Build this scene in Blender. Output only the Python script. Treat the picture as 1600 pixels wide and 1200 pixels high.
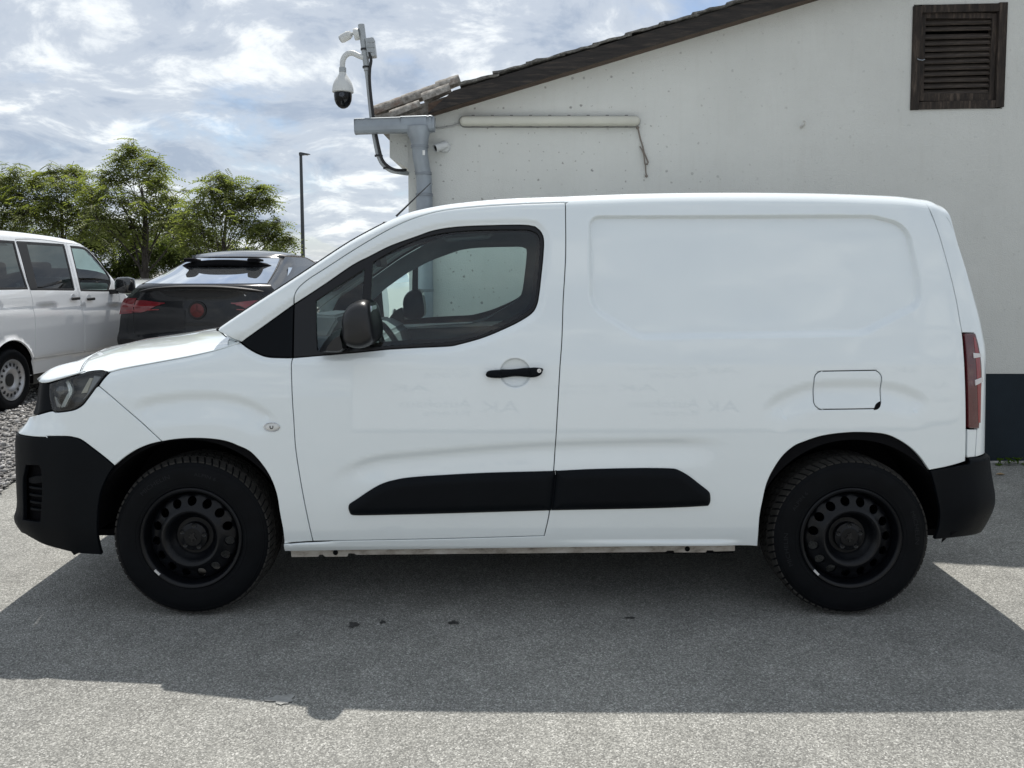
import bpy, bmesh, math, random
import numpy as np
from mathutils import Vector, Matrix
from mathutils.geometry import delaunay_2d_cdt

for o in list(bpy.data.objects):
    bpy.data.objects.remove(o, do_unlink=True)
random.seed(7)
rng = np.random.default_rng(7)
scene = bpy.context.scene
COL = scene.collection

# ------------------------------------------------------------------ camera
cam_data = bpy.data.cameras.new("camera")
cam = bpy.data.objects.new("camera", cam_data)
COL.objects.link(cam)
cam.location = (0, 0, 1.453)
cam.rotation_euler = (math.radians(90 - 3.5), 0, 0)
cam_data.sensor_fit = 'HORIZONTAL'
cam_data.sensor_width = 36
cam_data.lens = 27.0
cam_data.shift_y = -0.066
cam_data.clip_start = 0.05
cam_data.clip_end = 2000
scene.camera = cam

# ------------------------------------------------------------------ sky and sun
SUN_EL = math.radians(64.2)
world = bpy.data.worlds.new("World")
scene.world = world
world.use_nodes = True
wn, wl = world.node_tree.nodes, world.node_tree.links
wn.clear()
w_out = wn.new('ShaderNodeOutputWorld')
w_bg = wn.new('ShaderNodeBackground')
w_bg.inputs['Strength'].default_value = 0.10
sky = wn.new('ShaderNodeTexSky')
sky.sky_type = 'NISHITA'
sky.sun_disc = False
sky.sun_elevation = SUN_EL
sky.sun_rotation = 0.0          # sun stands over +Y, behind the building
sky.air_density = 1.0
sky.dust_density = 0.6
sky.ozone_density = 2.0
tc = wn.new('ShaderNodeTexCoord')
sep = wn.new('ShaderNodeSeparateXYZ')
wl.new(tc.outputs['Generated'], sep.inputs[0])


def wmath(op, a, b=None, c=None, clamp=False):
    n = wn.new('ShaderNodeMath')
    n.operation = op
    n.use_clamp = clamp
    for i, v in enumerate((a, b, c)):
        if v is None:
            continue
        if isinstance(v, (int, float)):
            n.inputs[i].default_value = v
        else:
            wl.new(v, n.inputs[i])
    return n.outputs[0]


zc = wmath('ADD', wmath('MAXIMUM', sep.outputs['Z'], 0.0), 0.27)
px = wmath('DIVIDE', sep.outputs['X'], zc)
py = wmath('DIVIDE', sep.outputs['Y'], zc)
comb = wn.new('ShaderNodeCombineXYZ')
wl.new(px, comb.inputs[0]); wl.new(py, comb.inputs[1])


def wnoise(scale, detail, rough, off, dist=0.0):
    m = wn.new('ShaderNodeMapping')
    m.inputs['Location'].default_value = off
    wl.new(comb.outputs[0], m.inputs[0])
    n = wn.new('ShaderNodeTexNoise')
    n.inputs['Scale'].default_value = scale
    n.inputs['Detail'].default_value = detail
    n.inputs['Roughness'].default_value = rough
    n.inputs['Distortion'].default_value = dist
    wl.new(m.outputs[0], n.inputs['Vector'])
    return n.outputs['Fac']


def wramp(fac, stops):
    r = wn.new('ShaderNodeValToRGB')
    r.color_ramp.interpolation = 'EASE'
    el = r.color_ramp.elements
    while len(el) < len(stops):
        el.new(0.5)
    for e, (p, c) in zip(el, stops):
        e.position = p
        e.color = (c, c, c, 1) if isinstance(c, (int, float)) else (*c, 1)
    wl.new(fac, r.inputs[0])
    return r.outputs[0]


cover = wramp(wnoise(1.7, 10, 0.60, (3.3, 1.7, 0.0), 0.25), [(0.26, 0.0), (0.46, 1.0)])
puff = wramp(wnoise(3.6, 12, 0.62, (9.1, 4.2, 0.0), 0.4), [(0.35, (3.4, 4.0, 4.95)), (0.49, (4.9, 5.4, 6.1)), (0.63, (8.4, 8.7, 8.8)), (0.74, (10.4, 10.5, 10.4))])
mixw = wn.new('ShaderNodeMixRGB')
low = wmath('MULTIPLY', wmath('SUBTRACT', 1.0, wmath('MULTIPLY', wmath('MAXIMUM', sep.outputs['Z'], 0.0), 6.5), clamp=True), 0.85, clamp=True)
wl.new(wmath('MAXIMUM', wmath('MULTIPLY', cover, 0.93), low), mixw.inputs['Fac'])
wl.new(sky.outputs[0], mixw.inputs['Color1'])
wl.new(puff, mixw.inputs['Color2'])
wl.new(mixw.outputs[0], w_bg.inputs['Color'])
wl.new(w_bg.outputs[0], w_out.inputs[0])

sun_data = bpy.data.lights.new("sun", 'SUN')
sun = bpy.data.objects.new("sun", sun_data)
COL.objects.link(sun)
sun_data.energy = 4.2
sun_data.angle = math.radians(0.53)
sun_data.color = (1.0, 0.955, 0.89)
sun.location = (0, 30, 40)
# the lamp shines along its -Z: from +Y down to -Y
sun.rotation_euler = Vector((0, -math.cos(SUN_EL), -math.sin(SUN_EL))).to_track_quat('-Z', 'Y').to_euler()

vs = scene.view_settings
vs.view_transform = 'Standard'
vs.look = 'None'
vs.exposure = 0.32
vs.gamma = 1.0
vs.use_curve_mapping = False

# ------------------------------------------------------------------ materials
def new_mat(name):
    m = bpy.data.materials.new(name)
    m.use_nodes = True
    nt = m.node_tree
    return m, nt, nt.nodes['Principled BSDF']


def link_noise(nt, scale, detail=4, rough=0.55, coord='Object', vec_scale=None):
    t = nt.nodes.new('ShaderNodeTexCoord')
    n = nt.nodes.new('ShaderNodeTexNoise')
    n.inputs['Scale'].default_value = scale
    n.inputs['Detail'].default_value = detail
    n.inputs['Roughness'].default_value = rough
    if vec_scale:
        mp = nt.nodes.new('ShaderNodeMapping')
        mp.inputs['Scale'].default_value = vec_scale
        nt.links.new(t.outputs[coord], mp.inputs[0])
        nt.links.new(mp.outputs[0], n.inputs['Vector'])
    else:
        nt.links.new(t.outputs[coord], n.inputs['Vector'])
    return n


def ramp(nt, fac, stops, interp='LINEAR'):
    r = nt.nodes.new('ShaderNodeValToRGB')
    r.color_ramp.interpolation = interp
    el = r.color_ramp.elements
    while len(el) < len(stops):
        el.new(0.5)
    for e, (p, c) in zip(el, stops):
        e.position = p
        e.color = (c, c, c, 1) if isinstance(c, (int, float)) else (*c[:3], 1)
    nt.links.new(fac, r.inputs[0])
    return r.outputs[0]


def bump(nt, b, height, strength, dist=0.01, prev=None):
    n = nt.nodes.new('ShaderNodeBump')
    n.inputs['Strength'].default_value = strength
    n.inputs['Distance'].default_value = dist
    nt.links.new(height, n.inputs['Height'])
    if prev is not None:
        nt.links.new(prev, n.inputs['Normal'])
    if b is not None:
        nt.links.new(n.outputs[0], b.inputs['Normal'])
    return n.outputs[0]


def simple(name, col, rough=0.5, metal=0.0, coat=0.0, var=0.0, vscale=8.0, bmp=0.0, bscale=200.0, spec=0.5):
    m, nt, b = new_mat(name)
    b.inputs['Roughness'].default_value = rough
    b.inputs['Metallic'].default_value = metal
    b.inputs['Coat Weight'].default_value = coat
    b.inputs['Coat Roughness'].default_value = 0.03
    b.inputs['Specular IOR Level'].default_value = spec
    if var > 0:
        n = link_noise(nt, vscale, 6, 0.6)
        lo = tuple(c * (1 - var) for c in col)
        hi = tuple(min(1, c * (1 + var)) for c in col)
        nt.links.new(ramp(nt, n.outputs['Fac'], [(0.3, lo), (0.7, hi)]), b.inputs['Base Color'])
    else:
        b.inputs['Base Color'].default_value = (*col, 1)
    if bmp > 0:
        n2 = link_noise(nt, bscale, 3, 0.6)
        bump(nt, b, n2.outputs['Fac'], bmp, 0.002)
    return m


def mix_rgb(nt, fac, a, b_, mode='MIX'):
    n = nt.nodes.new('ShaderNodeMixRGB')
    n.blend_type = mode
    for sock, v in (('Fac', fac), ('Color1', a), ('Color2', b_)):
        if isinstance(v, (int, float)):
            n.inputs[sock].default_value = v
        elif isinstance(v, tuple):
            n.inputs[sock].default_value = (*v[:3], 1)
        else:
            nt.links.new(v, n.inputs[sock])
    return n.outputs[0]


def glass_mat(name, tint, refl=1.0, rough=0.0):
    m = bpy.data.materials.new(name)
    m.use_nodes = True
    nt = m.node_tree
    nt.nodes.clear()
    out = nt.nodes.new('ShaderNodeOutputMaterial')
    mix = nt.nodes.new('ShaderNodeMixShader')
    tr = nt.nodes.new('ShaderNodeBsdfTransparent')
    gl = nt.nodes.new('ShaderNodeBsdfGlossy')
    fr = nt.nodes.new('ShaderNodeFresnel')
    fr.inputs['IOR'].default_value = 1.5
    tr.inputs['Color'].default_value = (*tint, 1)
    gl.inputs['Roughness'].default_value = rough
    gl.inputs['Color'].default_value = (refl, refl, refl, 1)
    nt.links.new(fr.outputs[0], mix.inputs[0])
    nt.links.new(tr.outputs[0], mix.inputs[1])
    nt.links.new(gl.outputs[0], mix.inputs[2])
    nt.links.new(mix.outputs[0], out.inputs[0])
    return m


# ------------------------------------------------------------------ objects
def empty(name, loc, label, cat, group=None, rotz=0.0):
    o = bpy.data.objects.new(name, None)
    o.empty_display_size = 0.2
    COL.objects.link(o)
    o.location = loc
    o.rotation_euler = (0, 0, rotz)
    o['label'] = label
    o['category'] = cat
    if group:
        o['group'] = group
    return o


def tag(o, label, cat, group=None):
    o['label'] = label
    o['category'] = cat
    if group:
        o['group'] = group
    return o


def link_mesh(name, me, mat=None, parent=None):
    o = bpy.data.objects.new(name, me)
    COL.objects.link(o)
    if mat is not None and not me.materials:
        me.materials.append(mat)
    if parent is not None:
        o.parent = parent
    return o


def from_data(name, verts, faces, mat=None, parent=None, smooth=False, normals=None):
    me = bpy.data.meshes.new(name)
    me.from_pydata([tuple(map(float, v)) for v in verts], [], [tuple(map(int, f)) for f in faces])
    me.update()
    if smooth or normals is not None:
        me.polygons.foreach_set('use_smooth', [True] * len(me.polygons))
    if normals is not None:
        me.normals_split_custom_set_from_vertices([tuple(map(float, n)) for n in normals])
    return link_mesh(name, me, mat, parent)


def from_bm(name, bm, mat=None, parent=None, smooth=False, angle=None):
    bmesh.ops.recalc_face_normals(bm, faces=bm.faces[:])
    if smooth:
        for f in bm.faces:
            f.smooth = True
        if angle:
            lim = math.radians(angle)
            for e in bm.edges:
                if len(e.link_faces) == 2 and e.calc_face_angle(0) > lim:
                    e.smooth = False
    me = bpy.data.meshes.new(name)
    bm.to_mesh(me)
    bm.free()
    return link_mesh(name, me, mat, parent)


def bm_box(bm, c, s, rot=None, bev=0.0):
    r = bmesh.ops.create_cube(bm, size=1.0)
    vs_ = r['verts']
    M = Matrix.Translation(c) @ (rot.to_4x4() if rot else Matrix.Identity(4)) @ Matrix.Diagonal((*s, 1))
    bmesh.ops.transform(bm, matrix=M, verts=vs_)
    if bev > 0:
        es = list({e for v in vs_ for e in v.link_edges})
        bmesh.ops.bevel(bm, geom=es, offset=bev, segments=2, profile=0.5, affect='EDGES')


def box(name, c, s, mat, parent=None, rot=None, bev=0.0):
    bm = bmesh.new()
    bm_box(bm, c, s, rot, bev)
    return from_bm(name, bm, mat, parent)


def catmull(pts, per=6, closed=False):
    p = np.array(pts, float)
    n = len(p)
    out = []
    rngk = range(n if closed else n - 1)
    for i in rngk:
        a = p[(i - 1) % n] if (closed or i > 0) else 2 * p[0] - p[1]
        b = p[i]
        c = p[(i + 1) % n]
        d = p[(i + 2) % n] if (closed or i + 2 < n) else 2 * p[-1] - p[-2]
        for k in range(per):
            t = k / per
            out.append(0.5 * ((2 * b) + (-a + c) * t + (2 * a - 5 * b + 4 * c - d) * t * t + (-a + 3 * b - 3 * c + d) * t ** 3))
    if not closed:
        out.append(p[-1])
    return np.array(out)


def bm_tube(bm, pts, r, seg=10, cap=True):
    """round bar through points; r is a number or one radius per point"""
    pts = [Vector(p) for p in pts]
    n = len(pts)
    rad = [r] * n if isinstance(r, (int, float)) else list(r)
    t0 = (pts[1] - pts[0]).normalized()
    up = Vector((0, 0, 1)) if abs(t0.z) < 0.9 else Vector((1, 0, 0))
    a = t0.cross(up).normalized()
    rings = []
    for i in range(n):
        t = (pts[min(i + 1, n - 1)] - pts[max(i - 1, 0)]).normalized()
        a = (a - t * a.dot(t)).normalized()
        b = t.cross(a)
        rings.append([bm.verts.new(pts[i] + (a * math.cos(2 * math.pi * k / seg) + b * math.sin(2 * math.pi * k / seg)) * rad[i]) for k in range(seg)])
    for i in range(n - 1):
        for k in range(seg):
            bm.faces.new((rings[i][k], rings[i][(k + 1) % seg], rings[i + 1][(k + 1) % seg], rings[i + 1][k]))
    if cap:
        bm.faces.new(rings[0][::-1])
        bm.faces.new(rings[-1])


def tube(name, pts, r, mat, parent=None, seg=10):
    bm = bmesh.new()
    bm_tube(bm, pts, r, seg)
    return from_bm(name, bm, mat, parent, smooth=True, angle=50)


def bm_lathe(bm, prof, M=None, seg=48, closed=False):
    """prof: (radius, axial) pairs turned about local z"""
    M = M or Matrix.Identity(4)
    rings = []
    for r, h in prof:
        if r < 1e-6:
            rings.append([bm.verts.new(M @ Vector((0, 0, h)))])
        else:
            rings.append([bm.verts.new(M @ Vector((r * math.cos(2 * math.pi * k / seg), r * math.sin(2 * math.pi * k / seg), h))) for k in range(seg)])
    m = len(rings)
    for i in range(m if closed else m - 1):
        A, B = rings[i], rings[(i + 1) % m]
        for k in range(seg):
            k2 = (k + 1) % seg
            if len(A) == 1 and len(B) == 1:
                continue
            if len(A) == 1:
                bm.faces.new((A[0], B[k2], B[k]))
            elif len(B) == 1:
                bm.faces.new((A[k], A[k2], B[0]))
            else:
                bm.faces.new((A[k], A[k2], B[k2], B[k]))


def lathe(name, prof, mat, parent=None, M=None, seg=48, closed=False, angle=35):
    bm = bmesh.new()
    bm_lathe(bm, prof, M, seg, closed)
    return from_bm(name, bm, mat, parent, smooth=True, angle=angle)


def bm_prism(bm, poly, d0, d1, frame):
    """poly of (a,b) pairs extruded between depths d0 and d1; frame(a,b,d) -> point"""
    A = [bm.verts.new(frame(a, b, d0)) for a, b in poly]
    B = [bm.verts.new(frame(a, b, d1)) for a, b in poly]
    n = len(poly)
    bm.faces.new(A)
    bm.faces.new(B[::-1])
    for i in range(n):
        bm.faces.new((A[i], B[i], B[(i + 1) % n], A[(i + 1) % n]))


# ------------------------------------------------------------------ 2D polygon tools
def resample(poly, step=0.014, corner=32.0, closed=True):
    """smooth traced outlines: splines between sharp corners, even spacing"""
    p = np.array(poly, float)
    keep = [0]
    for i in range(1, len(p)):
        if np.hypot(*(p[i] - p[keep[-1]])) > 1e-3:
            keep.append(i)
    p = p[keep]
    if closed and np.hypot(*(p[0] - p[-1])) < 1e-3:
        p = p[:-1]
    n = len(p)
    cor = []
    for i in range(n):
        if not closed and i in (0, n - 1):
            cor.append(i)
            continue
        a = p[i] - p[i - 1]
        b = p[(i + 1) % n] - p[i]
        ang = abs(math.degrees(math.atan2(a[0] * b[1] - a[1] * b[0], a @ b)))
        if ang > corner:
            cor.append(i)
    if not cor:
        seg = [np.vstack([p, p[:1]])]
        sp = [catmull(p, 10, True)]
        sp[0] = np.vstack([sp[0], sp[0][:1]])
    else:
        sp = []
        m = len(cor)
        for k in range(m if closed else m - 1):
            i, j = cor[k], cor[(k + 1) % m]
            idx = list(range(i, j + 1)) if j > i else list(range(i, n)) + list(range(0, j + 1))
            s = p[idx]
            sp.append(catmull(s, 10) if len(s) > 2 else s)
    out = []
    for s in sp:
        d = np.r_[0, np.cumsum(np.hypot(*np.diff(s, axis=0).T))]
        k = max(1, int(round(d[-1] / step)))
        t = np.linspace(0, d[-1], k + 1)
        q = np.stack([np.interp(t, d, s[:, 0]), np.interp(t, d, s[:, 1])], 1)
        out.append(q[:-1])
    out = np.vstack(out)
    if not closed:
        out = np.vstack([out, p[-1:]])
    return out


def area2(p):
    return 0.5 * np.sum(p[:, 0] * np.roll(p[:, 1], -1) - np.roll(p[:, 0], -1) * p[:, 1])


def offset_in(p, d):
    """move a CCW loop inwards by d"""
    e = np.roll(p, -1, 0) - p
    e /= np.maximum(np.hypot(e[:, 0], e[:, 1]), 1e-9)[:, None]
    n = np.stack([-e[:, 1], e[:, 0]], 1)
    m = n + np.roll(n, 1, 0)
    l = np.hypot(m[:, 0], m[:, 1])
    m /= np.maximum(l, 1e-6)[:, None]
    c = np.clip((m * n).sum(1), 0.4, 1)
    return p + m * (d / c)[:, None]


def inside(pts, poly):
    x, y = pts[:, 0], pts[:, 1]
    r = np.zeros(len(pts), bool)
    n = len(poly)
    for i in range(n):
        x1, y1 = poly[i]
        x2, y2 = poly[(i + 1) % n]
        if y1 == y2:
            continue
        c = ((y1 > y) != (y2 > y)) & (x < (x2 - x1) * (y - y1) / (y2 - y1) + x1)
        r ^= c
    return r


def dist_line(pts, line, closed=False):
    """distance to a polyline, the parameter 0..1 of the nearest point, and the side sign"""
    L = np.array(line, float)
    A = L if closed else L[:-1]
    B = np.roll(L, -1, 0) if closed else L[1:]
    D_ = B - A
    ln = np.hypot(D_[:, 0], D_[:, 1])
    cum = np.r_[0, np.cumsum(ln)]
    best = np.full(len(pts), 1e9)
    par = np.zeros(len(pts))
    sgn = np.zeros(len(pts))
    for i in range(len(A)):
        v = pts - A[i]
        t = np.clip((v @ D_[i]) / max(ln[i] ** 2, 1e-12), 0, 1)
        q = v - t[:, None] * D_[i]
        d = np.hypot(q[:, 0], q[:, 1])
        m = d < best
        best[m] = d[m]
        par[m] = (cum[i] + t[m] * ln[i]) / cum[-1]
        cr = D_[i][0] * v[:, 1] - D_[i][1] * v[:, 0]
        sgn[m] = np.sign(cr[m])
    return best, par, sgn


def sstep(x):
    x = np.clip(x, 0, 1)
    return x * x * (3 - 2 * x)


def tri_fill(loop, holes=(), grid=0.012, extra_pts=None, grid_z=None):
    """triangulate the inside of a CCW loop with a regular filling of points"""
    lo, hi = loop.min(0), loop.max(0)
    gz = grid_z or grid
    gx = np.arange(lo[0] + grid / 2, hi[0], grid)
    gy = np.arange(lo[1] + gz / 2, hi[1], gz)
    P = np.array(np.meshgrid(gx, gy)).reshape(2, -1).T
    if extra_pts is not None and len(extra_pts):
        P = np.vstack([P, extra_pts])
    ok = inside(P, loop)
    P = P[ok]
    d, _, _ = dist_line(P, loop, True)
    m = d > 0.35 * grid
    if extra_pts is not None:
        m |= d > 0.0004
        m &= d > 0.0004
    P = P[m]
    for h in holes:
        k = ~inside(P, h)
        P = P[k]
        d, _, _ = dist_line(P, h, True)
        P = P[d > 0.35 * grid]
    verts = [Vector(q) for q in loop]
    edges = [(i, (i + 1) % len(loop)) for i in range(len(loop))]
    b = len(verts)
    for h in holes:
        verts += [Vector(q) for q in h]
        edges += [(b + i, b + (i + 1) % len(h)) for i in range(len(h))]
        b = len(verts)
    verts += [Vector(q) for q in P]
    r = delaunay_2d_cdt(verts, edges, [], 0, 1e-7)
    V = np.array([tuple(v) for v in r[0]])
    T = np.array([f for f in r[2] if len(f) == 3])
    c = V[T].mean(1)
    k = inside(c, loop)
    for h in holes:
        k &= ~inside(c, h)
    T = T[k]
    a = V[T]
    cr = (a[:, 1, 0] - a[:, 0, 0]) * (a[:, 2, 1] - a[:, 0, 1]) - (a[:, 1, 1] - a[:, 0, 1]) * (a[:, 2, 0] - a[:, 0, 0])
    T[cr < 0] = T[cr < 0][:, ::-1]
    T = T[np.abs(cr) > 1e-12]
    return V, T

# ------------------------------------------------------------------ ground
def asphalt_mat():
    m, nt, b = new_mat('asphalt')
    tcn = nt.nodes.new('ShaderNodeTexCoord')
    def nz(scale, det=4, ro=.6):
        n = nt.nodes.new('ShaderNodeTexNoise')
        n.inputs['Scale'].default_value = scale; n.inputs['Detail'].default_value = det; n.inputs['Roughness'].default_value = ro
        nt.links.new(tcn.outputs['Object'], n.inputs['Vector'])
        return n.outputs['Fac']
    vo = nt.nodes.new('ShaderNodeTexVoronoi')
    vo.inputs['Scale'].default_value = 215
    nt.links.new(tcn.outputs['Object'], vo.inputs['Vector'])
    sepc = nt.nodes.new('ShaderNodeSeparateColor')
    nt.links.new(vo.outputs['Color'], sepc.inputs[0])
    stone = ramp(nt, sepc.outputs[0], [(0.0, (.150, .150, .141)), (0.40, (.225, .224, .209)), (0.75, (.310, .308, .287)), (0.92, (.39, .387, .362)), (1.0, (.52, .516, .49))])
    big = ramp(nt, nz(.55, 6, .6), [(0.3, (.78, .785, .79)), (0.7, (1.15, 1.145, 1.13))])
    c = mix_rgb(nt, 1.0, stone, big, 'MULTIPLY')
    # worn pale patches and darker oily areas
    pat = ramp(nt, nz(1.7, 3, .5), [(.60, 0.0), (.72, .35)])
    c = mix_rgb(nt, pat, c, (.32, .317, .295))
    oil = ramp(nt, nz(2.6, 5, .7), [(.66, 0.0), (.76, .45)])
    c = mix_rgb(nt, oil, c, (.145, .143, .133))
    mid = ramp(nt, nz(6, 5, .65), [(0.30, (.86, .86, .86)), (0.65, (1.08, 1.08, 1.08))])
    c = mix_rgb(nt, 1.0, c, mid, 'MULTIPLY')
    nt.links.new(c, b.inputs['Base Color'])
    b.inputs['Roughness'].default_value = 0.88
    b.inputs['Specular IOR Level'].default_value = 0.25
    edge = ramp(nt, vo.outputs['Distance'], [(0.0, 1.0), (0.55, 0.55), (0.9, 0.0)])
    n1 = bump(nt, None, edge, 0.8, 0.0032)
    bump(nt, b, nz(40, 3, .6), 0.4, 0.004, n1)
    return m


M_ASPH = asphalt_mat()
# the yard falls slightly away from the building
YARD = [(-400, -.041), (3.6, -.041), (4.3, -.030), (4.9, -.014), (5.4, -.002), (6.0, 0.0), (600, 0.0)]


def yard_z(y):
    return float(np.interp(y, [a for a, b in YARD], [b for a, b in YARD]))


gv_ = [(x, y, z) for y, z in YARD for x in (-400, 400)]
g = from_data('asphalt_yard', gv_, [(2 * i, 2 * i + 1, 2 * i + 3, 2 * i + 2) for i in range(len(YARD) - 1)], M_ASPH, smooth=True)
g['kind'] = 'structure'

M_SEAL = simple('rubber_seal', (0.012, 0.012, 0.013), rough=0.6)
M_DARK = simple('cavity_black', (0.005, 0.005, 0.006), rough=0.9, spec=.1)

# ================================================================== white rendered building
WY_ = 5.726
def plaster():
    m, nt, b = new_mat('white_render')
    n1 = link_noise(nt, 1.1, 5, .6)
    c = ramp(nt, n1.outputs['Fac'], [(0.3, (.585, .590, .558)), (0.7, (.655, .660, .625))])
    # fly specks and knocks in the render
    t = nt.nodes.new('ShaderNodeTexCoord')
    s0 = nt.nodes.new('ShaderNodeSeparateXYZ'); nt.links.new(t.outputs['Object'], s0.inputs[0])
    flat = nt.nodes.new('ShaderNodeCombineXYZ'); nt.links.new(s0.outputs['X'], flat.inputs[0]); nt.links.new(s0.outputs['Z'], flat.inputs[1])
    for sc, th, colr in ((7.5, .070, (.14, .13, .11)), (15, .085, (.26, .25, .22)), (4.1, .050, (.08, .075, .07))):
        v = nt.nodes.new('ShaderNodeTexVoronoi')
        v.inputs['Scale'].default_value = sc
        v.voronoi_dimensions = '2D'
        nz = nt.nodes.new('ShaderNodeTexNoise'); nz.inputs['Scale'].default_value = 60; nz.inputs['Detail'].default_value = 2
        nt.links.new(t.outputs['Object'], nz.inputs['Vector'])
        ad = nt.nodes.new('ShaderNodeMixRGB'); ad.blend_type = 'ADD'; ad.inputs[0].default_value = .02
        nt.links.new(flat.outputs[0], ad.inputs[1]); nt.links.new(nz.outputs['Color'], ad.inputs[2])
        nt.links.new(ad.outputs[0], v.inputs['Vector'])
        spot = ramp(nt, v.outputs['Distance'], [(th * .6, 1.0), (th, 0.0)])
        sp = nt.nodes.new('ShaderNodeSeparateColor'); nt.links.new(v.outputs['Color'], sp.inputs[0])
        pick = ramp(nt, sp.outputs[1], [(.66, 0.0), (.76, .6)])
        # dirt gathers at the eaves side of the gable
        s3 = nt.nodes.new('ShaderNodeSeparateXYZ'); nt.links.new(t.outputs['Object'], s3.inputs[0])
        mr = nt.nodes.new('ShaderNodeMapRange'); mr.inputs[1].default_value = 1.9; mr.inputs[2].default_value = .6; mr.inputs[3].default_value = .22; mr.inputs[4].default_value = 1.0
        nt.links.new(s3.outputs['X'], mr.inputs[0])
        k = mix_rgb(nt, 1.0, mix_rgb(nt, 1.0, spot, pick, 'MULTIPLY'), mr.outputs[0], 'MULTIPLY')
        c = mix_rgb(nt, k, c, colr)
    n4 = link_noise(nt, 3, 6, .7, vec_scale=(6, 1, .7))
    st = ramp(nt, n4.outputs['Fac'], [(.52, 0.0), (.75, .22)])
    c = mix_rgb(nt, st, c, (.50, .49, .45))
    nt.links.new(c, b.inputs['Base Color'])
    b.inputs['Roughness'].default_value = .93
    b.inputs['Specular IOR Level'].default_value = .2
    n2 = link_noise(nt, 110, 4, .65)
    p = bump(nt, None, n2.outputs['Fac'], .8, .006)
    n3 = link_noise(nt, 9, 4, .6)
    bump(nt, b, n3.outputs['Fac'], .35, .012, p)
    return m


M_WALL = plaster()
M_SKIRT = simple('dark_plinth_paint', (.010, .017, .024), spec=.3, rough=.8, var=.2, vscale=3, bmp=.5, bscale=140)
M_ZINC = simple('zinc_grey', (.27, .30, .33), rough=.45, metal=.35, var=.16, vscale=5, bmp=.05, bscale=60)
M_ZINCD = simple('zinc_joint', (.20, .22, .24), rough=.5, metal=.3, var=.2, vscale=9)


def wood(name, c0, c1, c2, sc=(1.2, 12, 12)):
    m, nt, b = new_mat(name)
    n = link_noise(nt, 5, 7, .68, vec_scale=sc)
    nt.links.new(ramp(nt, n.outputs['Fac'], [(.30, c0), (.52, c1), (.72, c2)]), b.inputs['Base Color'])
    b.inputs['Roughness'].default_value = .9
    bump(nt, b, n.outputs['Fac'], .6, .006)
    return m


M_BOARD = wood('weathered_verge_board', (.010, .009, .009), (.026, .022, .020), (.075, .058, .045))
M_SOFFIT = wood('peeling_brown_soffit', (.018, .014, .012), (.085, .055, .038), (.21, .15, .11), (1.5, 22, 6))
M_LOUV = wood('old_brown_louvre_wood', (.008, .006, .0055), (.030, .022, .017), (.10, .075, .058), (8, 8, 1.2))
M_SLAT = wood('old_brown_slat_wood', (.014, .011, .010), (.050, .039, .031), (.14, .11, .09), (1.2, 14, 14))


def tile_mat():
    m, nt, b = new_mat('lichen_roof_tile')
    n = link_noise(nt, 26, 8, .7)
    c = ramp(nt, n.outputs['Fac'], [(.28, (.06, .055, .05)), (.42, (.19, .175, .155)), (.58, (.32, .30, .27)), (.72, (.55, .53, .48))])
    n2 = link_noise(nt, 9, 5, .65)
    c = mix_rgb(nt, ramp(nt, n2.outputs['Fac'], [(.54, 0.0), (.68, .65)]), c, (.16, .085, .055))
    nt.links.new(c, b.inputs['Base Color'])
    b.inputs['Roughness'].default_value = .95
    bump(nt, b, n.outputs['Fac'], .8, .008)
    return m


M_TILE = tile_mat()
M_VERGE = wood('weathered_verge_tile', (.035, .032, .029), (.11, .105, .095), (.26, .25, .225), (9, 9, 9))
# ridge tiles at the eaves corner: low end, high end, radii, ragged lip
BARRELS = [([-1.0401, 5.86, 2.6113], [-0.7552, 5.86, 2.7157], 0.066, 0.058, True), ([-0.8083, 5.86, 2.692], [-0.5286, 5.86, 2.7962], 0.068, 0.06, False), ([-0.8746, 5.66, 2.5535], [-0.66, 5.66, 2.636], 0.052, 0.048, False), ([-0.6479, 5.72, 2.6855], [-0.4457, 5.72, 2.7641], 0.058, 0.052, False), ([-0.5594, 5.88, 2.8007], [-0.3855, 5.88, 2.8624], 0.064, 0.058, False)]
bld = empty('rendered_building', (0, WY_, 0), 'white rendered outbuilding with dark painted plinth and lean tiled roof behind the van', 'building')
XL, XR = -.766, 9.9
SL = .2970
def rake(x):
    return 2.520 + SL * (x + .766) if x < 4.6 else 2.520 + SL * (4.6 + .766) - SL * (x - 4.6)


LV = [(2.934, 2.627), (3.597, 2.640), (3.594, 3.390), (2.932, 3.367)]
bmx = bmesh.new()
# gable wall with the louvre opening, built from boxes of convex outline
def wall_piece(poly, y0=0.0, y1=.30):
    bm_prism(bmx, poly, y0, y1, lambda a, b, d: Vector((a, d, b)))
lx0, lx1, lz0, lz1 = 2.930, 3.600, 2.632, 3.380
wall_piece([(XL, .672), (lx0, .672), (lx0, rake(lx0)), (XL, rake(XL))])
wall_piece([(lx0, .672), (lx1, .672), (lx1, lz0), (lx0, lz0)])
wall_piece([(lx0, lz1), (lx1, lz1), (lx1, rake(lx1)), (lx0, rake(lx0))])
wall_piece([(lx1, .672), (XR, .672), (XR, rake(XR)), (4.6, rake(4.6)), (lx1, rake(lx1))])
bmesh.ops.remove_doubles(bmx, verts=bmx.verts, dist=1e-5)
wall = from_bm('gable_wall', bmx, M_WALL, bld)
bmx = bmesh.new()
bm_prism(bmx, [(XL + .004, -.08), (XR, -.08), (XR, .670), (XL + .004, .670)], -.004, .29, lambda a, b, d: Vector((a, d, b)))
plinth = from_bm('plinth', bmx, M_SKIRT, bld)
bmx = bmesh.new()
bm_box(bmx, (XL + .152, 4.0, 1.255), (.30, 7.39, 2.51))
bm_box(bmx, (XR - .15, 4.0, 1.255), (.30, 7.39, 2.5))
bm_box(bmx, (4.5, 7.5, 1.25), (10.0, .3, 2.5))
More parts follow.
